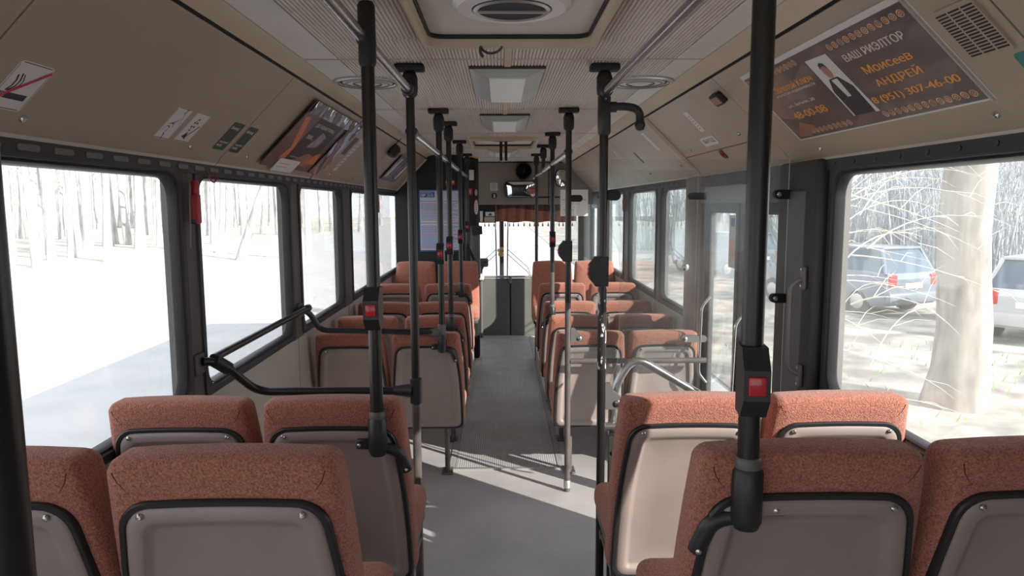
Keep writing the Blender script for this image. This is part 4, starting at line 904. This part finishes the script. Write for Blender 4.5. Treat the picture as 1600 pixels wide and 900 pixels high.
for a, b in ((8.37, 8.97), (8.98, 9.58)):
    def rg(d_, r, x): return [(x, q[0], q[1]) for q in rrect(a + d_, b - d_, -.44 + d_, 1.725 - d_, r)]
    xi, xo = WR + .005, WR + .045
    lf = MB().loft([rg(0, .01, xo), rg(0, .01, xi), rg(.045, .03, xi), rg(.055, .03, xi + .012), rg(.055, .03, xo), rg(0, .01, xo)], False, False).build('door_leaf', M_dark, d2)
    MB().loft([rg(.05, .03, xi + .018), rg(.05, .03, xi + .023)]).build('pane', G_win, lf)

# ================================================================== OUTSIDE
rd = struct(MB().box(-15, 3.0, -30, 140, GZ - .2, GZ).build('ground_road', M_road), 'sunlit pale road')
struct(MB().box(-90, -15, -30, 140, GZ - .2, GZ + .06).build('ground_verge', M_verge), 'grass verge and forest floor left of the road')
struct(MB().box(3.0, 90, -30, 140, GZ - .2, GZ + .03).build('ground_litter', M_litter), 'leaf-littered ground right of the bus')
def tree_meshes(seed, h, r, bark, nb=9, twigs=3):
    q = random.Random(seed); t = MB()
    lean = (q.uniform(-.05, .05), q.uniform(-.05, .05))
    pts = [(lean[0] * h * (i / 7) ** 1.3 + q.uniform(-.05, .05), lean[1] * h * (i / 7) ** 1.3 + q.uniform(-.05, .05), h * i / 7 - .1) for i in range(8)]
    t.tube(pts, [r * (1.35 if i == 0 else 1) * (1 - .85 * i / 7) for i in range(8)], 9)
    trunk = mesh_of(t, bark, 'trunk', 70)
    b = MB()
    for k in range(nb):
        i = q.uniform(2.0, 6.6); j = int(i); f = i - j
        p = Vector(pts[j]).lerp(Vector(pts[j + 1]), f); a = q.uniform(0, 6.283); L_ = h * q.uniform(.07, .15) * (1.1 - i / 9)
        dv = Vector((math.cos(a), math.sin(a), q.uniform(.35, 1.0))).normalized()
        p1 = p + dv * L_ * .5 + Vector((0, 0, .1 * L_)); p2 = p + dv * L_ + Vector((0, 0, .3 * L_)); rb0 = r * .36 * (1 - i / 9)
        b.tube([p, p1, p2], [rb0, rb0 * .6, rb0 * .15], 6)
        for m_ in range(twigs):
            a2 = a + q.uniform(-1, 1); s0 = p.lerp(p2, q.uniform(.3, .9)); e = s0 + Vector((math.cos(a2), math.sin(a2), q.uniform(.0, .8))) * L_ * .45
            b.tube([s0, s0.lerp(e, .5) + Vector((0, 0, .05)), e], [rb0 * .35, rb0 * .25, rb0 * .08], 4)
    return trunk, mesh_of(b, bark, 'branches', 70)
LT = [tree_meshes(s_, q_, r_, M_bark) for s_, q_, r_ in ((1, 13, .17), (2, 15, .22), (3, 11, .13), (4, 16, .26), (5, 12, .16))]
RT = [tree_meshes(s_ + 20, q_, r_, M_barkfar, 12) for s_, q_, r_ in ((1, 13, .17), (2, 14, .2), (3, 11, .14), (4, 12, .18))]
def tree(ms, x, y, label, group, z=GZ, sc=1.0):
    t = thing('bare_tree', label, 'tree', (x, y, z), group); t.rotation_euler = (0, 0, rnd.uniform(0, 6.28)); t.scale = (sc, sc, sc)
    share(ms[0], 'trunk', t); share(ms[1], 'branches', t)
    return t
pts = []
while len(pts) < 105:
    y = rnd.uniform(22, 90); x = -rnd.uniform(16.5, 46) if y < 60 else -rnd.uniform(10, 50)
    if x < -.70 * y or x > -.16 * y: continue
    if all((x - a) ** 2 + (y - b) ** 2 > 2.2 for a, b in pts): pts.append((x, y))
for x, y in pts: tree(rnd.choice(LT), x, y, 'pale bare tree in the sunlit wood across the road', 'bare trees across the road on the left', GZ + .05)
lt = thing('leaning_tree', 'pale tree trunk leaning to the right behind the second left window', 'tree', (-11.6, 32, GZ))
MB().tube([(-11.7, 32, GZ - .1), (-11.0, 32, 1.2), (-10.1, 32, 3.6), (-9.4, 32, 6.5)], [.22, .18, .15, .08], 10).build('trunk', M_bark, lt)
t = thing('roadside_post', 'straight white post behind the third left window', 'post', (-8.6, 32, GZ)); MB().tube([(-8.6, 32, GZ), (-8.6, 32, 7)], [.16, .12], 10).build('post_shaft', M_lip, t)
pts = []
while len(pts) < 60:
    y = rnd.uniform(19, 80); x = rnd.uniform(13.5, 50)
    if x > .735 * y or x < .2 * y: continue
    if all((x - a) ** 2 + (y - b) ** 2 > 2.2 for a, b in pts): pts.append((x, y))
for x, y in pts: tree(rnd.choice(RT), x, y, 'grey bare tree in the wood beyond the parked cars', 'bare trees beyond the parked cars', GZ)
# thickets of grey twigs closing the view beyond the cars
M_thick = mat('thicket_twig', (0.28, 0.31, 0.345), 0.9, vscale=3, col2=(0.47, 0.50, 0.53))  # pale bluish twig colour includes the haze of distance
def thicket(seed, n, wd, h):
    q = random.Random(seed); b = MB()
    for k in range(n):
        x, y = q.uniform(-wd, wd), q.uniform(-.8, .8); z1 = h * q.uniform(.45, 1); dx, dy = q.uniform(-.9, .9), q.uniform(-.6, .6)
        r0 = q.uniform(.012, .03)
        P = bez((x, y, -.05), (x + dx * .1, y, z1 * .4), (x + dx * .5, y + dy * .5, z1 * .8), (x + dx, y + dy, z1), 4)
        b.tube(P, [r0, r0 * .85, r0 * .65, r0 * .45, r0 * .2], 4)
        for j in range(3):
            s0 = P[q.randint(1, 4)]; e = s0 + Vector((q.uniform(-.6, .6), q.uniform(-.3, .3), q.uniform(0, .7))); b.tube([s0, e], [r0 * .5, r0 * .15], 3)
    return mesh_of(b, M_thick, 'twigs', 70)
TH = [thicket(41, 170, 2.2, 4.6), thicket(42, 170, 2.2, 5.4)]
for i, (x, y, rz) in enumerate([(13.5, 19.5, .6), (15.5, 22.5, .7), (12.5, 25, .5), (17, 27, .7), (14.5, 30, .5), (19.5, 30.5, .7), (21, 33, .7), (11.5, 33, .4), (16.5, 35, .4), (8.5, 37, .2), (22, 38, .6), (13, 41, .2), (18, 42, .3), (25, 37, .7), (27.5, 41, .7)]):
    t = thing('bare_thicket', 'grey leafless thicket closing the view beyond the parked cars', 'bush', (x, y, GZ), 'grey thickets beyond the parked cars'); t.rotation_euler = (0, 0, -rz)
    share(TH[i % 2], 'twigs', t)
# big near trunk on the right
bt = thing('thick_tree', 'thick pale tree trunk just outside the right window', 'tree', (5.48, 8.15, GZ))
q = random.Random(5); MB().tube([(5.40 + .03 * math.sin(i), 8.15 + .03 * math.cos(i * 1.7), GZ - .1 + i * .55) for i in range(13)], [.40, .31, .29, .28, .275, .27, .265, .26, .25, .24, .23, .22, .2], 16).build('trunk', M_barkr, bt)
for k in range(7):
    z = 2.2 + k * .35; a_ = k * 2.1; p = Vector((5.42, 8.15, z)); e = p + Vector((math.cos(a_), math.sin(a_), .5)) * 1.8
    MB().tube(bez(p, p + (e - p) * .4 + Vector((0, 0, .1)), e + Vector((0, 0, -.1)), e, 6), [.07, .06, .05, .045, .04, .03, .015], 7).build('branch', M_barkr, bt)
# bright arching shrub branches
sh_ = thing('bare_shrub', 'pale arching bare branches of a shrub outside the right window', 'shrub', (3.25, 7.3, GZ))
q = random.Random(11)
for k in range(26):
    z0 = q.uniform(-.4, 1.3) + (0.9 if k % 2 else 0); x0 = 3.15 + q.uniform(-.15, .35); y0 = 7.0 + q.uniform(-.6, 1.0)
    L_ = q.uniform(.7, 1.7); up = q.uniform(-.35, .55); yo = q.uniform(-.6, .5)
    p0 = Vector((x0, y0, z0)); p3 = p0 + Vector((L_, yo, up - q.uniform(0, .35)))
    p1 = p0 + Vector((L_ * .3, yo * .3, up * .7 + .12)); p2 = p0 + Vector((L_ * .7, yo * .6, up + .05))
    r0 = q.uniform(.004, .011); B = bez(p0, p1, p2, p3, 9)
    mb = MB().tube(B, [r0 * (1 - .85 * i / 9) for i in range(10)], 6)
    for m_ in range(3):
        s_ = B[q.randint(2, 8)]; e = s_ + Vector((q.uniform(.1, .45), q.uniform(-.2, .2), q.uniform(-.2, .3))); mb.tube([s_, s_.lerp(e, .5) + Vector((0, 0, .04)), e], [r0 * .5, r0 * .4, r0 * .1], 5)
    mb.build('branch', M_twig, sh_)
for k in range(6):
    x = 3.1 + k * .07; MB().tube(bez((3.2 + q.uniform(-.05, .05), 7.2 + q.uniform(-.2, .2), GZ), (3.15, 7.2, .0), (3.1 + q.uniform(-.1, .2), 7.0, .9), (3.25 + q.uniform(-.15, .3), 7.0 + q.uniform(-.5, .9), 2.4), 8), [.03, .028, .026, .024, .022, .02, .016, .012, .006], 7).build('stem', M_twig, sh_)
# parked cars
def car(label, x, y, z, head, m, L_=3.9, W_=1.62, H_=1.46):
    t = thing('parked_car', label, 'car', (x, y, z), 'parked cars'); t.rotation_euler = (0, 0, head)
    hw = W_ / 2
    def sec(yy, wt, zt, wb, zb): # cross-section ring
        return [(-wb * .94, yy, zb), (-wb, yy, zb + .12), (-wb, yy, zb + (zt - zb) * .62), (-wt, yy, zt), (wt, yy, zt), (wb, yy, zb + (zt - zb) * .62), (wb, yy, zb + .12), (wb * .94, yy, zb)]
    body = MB().loft([sec(0, hw * .86, .80, hw * .90, .34), sec(.07, hw * .92, .92, hw * .99, .24), sec(.5, hw * .94, .95, hw, .20), sec(L_ * .65, hw * .94, .93, hw, .20), sec(L_ * .93, hw * .88, .80, hw * .96, .24), sec(L_, hw * .74, .66, hw * .80, .34)])
    body.build('body', m, t, world=False, angle=30)
    def g(yy, wd, zz): return [(-wd, yy, zz), (wd, yy, zz)]
    cab = MB().loft([[(-hw * .93, .06, .90), (hw * .93, .06, .90), (hw * .93, L_ * .70, .90), (-hw * .93, L_ * .70, .90)], [(-hw * .72, .34, H_ - .04), (hw * .72, .34, H_ - .04), (hw * .72, L_ * .50, H_ - .04), (-hw * .72, L_ * .50, H_ - .04)]]); cab.build('windows', M_carglass, t, world=False)
    MB().rbox(-hw * .73, hw * .73, .30, L_ * .51, H_ - .06, H_, .02, 2).build('roof', m, t, world=False)
    for sx in (-1, 1):
        for ya, yb_ in ((.10, .34), (L_ * .68, L_ * .50)):
            MB().tube([(sx * hw * .92, ya, .90), (sx * hw * .725, yb_, H_ - .04)], .04, 6).build('pillar', m, t, world=False)
        MB().tube([(sx * hw * .93, 1.55, .90), (sx * hw * .725, 1.45, H_ - .04)], .03, 6).build('pillar', m, t, world=False)
        MB().rbox(sx * hw * .78 - .11, sx * hw * .78 + .11, -.015, .12, .64, .90, .03, 2).build('tail_light', M_tail, t, world=False)
        for yy in (.72, L_ - .72):
            wl_ = MB().lathe([(.0, -.09), (.20, -.09), (.29, -.06), (.29, .06), (.20, .09), (.0, .09)], (sx * (hw - .08), yy, .29), 'X', 20).build('wheel', M_tyre, t, world=False)
            MB().lathe([(.0, sx * .095), (.16, sx * .095), (.17, sx * .088)], (sx * (hw - .08), yy, .29), 'X', 14).build('hub_cap', M_alu, wl_, world=False)
    MB().rbox(-hw * .96, hw * .96, -.06, .12, .28, .52, .05, 2).build('bumper', m, t, world=False)
    MB().rbox(-.26, .26, -.012, .01, .60, .71, .004, 1).build('number_plate', M_paperlit, t, world=False)
    return t
car('silver-blue hatchback parked behind the tree on the right', 8.75, 14.8, GZ + .03, math.atan2(.4, .92), M_carsilver)
car('white car parked at the right picture edge', 8.9, 11.6, GZ + .03, -math.atan2(.8, .6), M_carwhite)
car('dark car half hidden behind the shrub branches', 8.4, 22.5, GZ + .03, math.atan2(.4, .92), M_cardark)
# low hedge mass: one bush row beyond the cars
gr = MB(); q = random.Random(2)
for k in range(260):
    x, y = q.uniform(3.4, 8), q.uniform(5, 12); a_ = q.uniform(0, 6.28)
    if (x - 5.48) ** 2 + (y - 8.15) ** 2 < .3: continue
    hgt = q.uniform(.05, .13); gr.add([(x - .01, y, GZ + .03), (x + .01, y, GZ + .03), (x + math.cos(a_) * .05, y + math.sin(a_) * .05, GZ + .03 + hgt)], [(0, 1, 2)])
o = gr.build('grass', M_grass, angle=10); props(o, 'sparse green grass blades on the leaf litter', 'grass', kind='stuff')
bpy.context.view_layer.update()
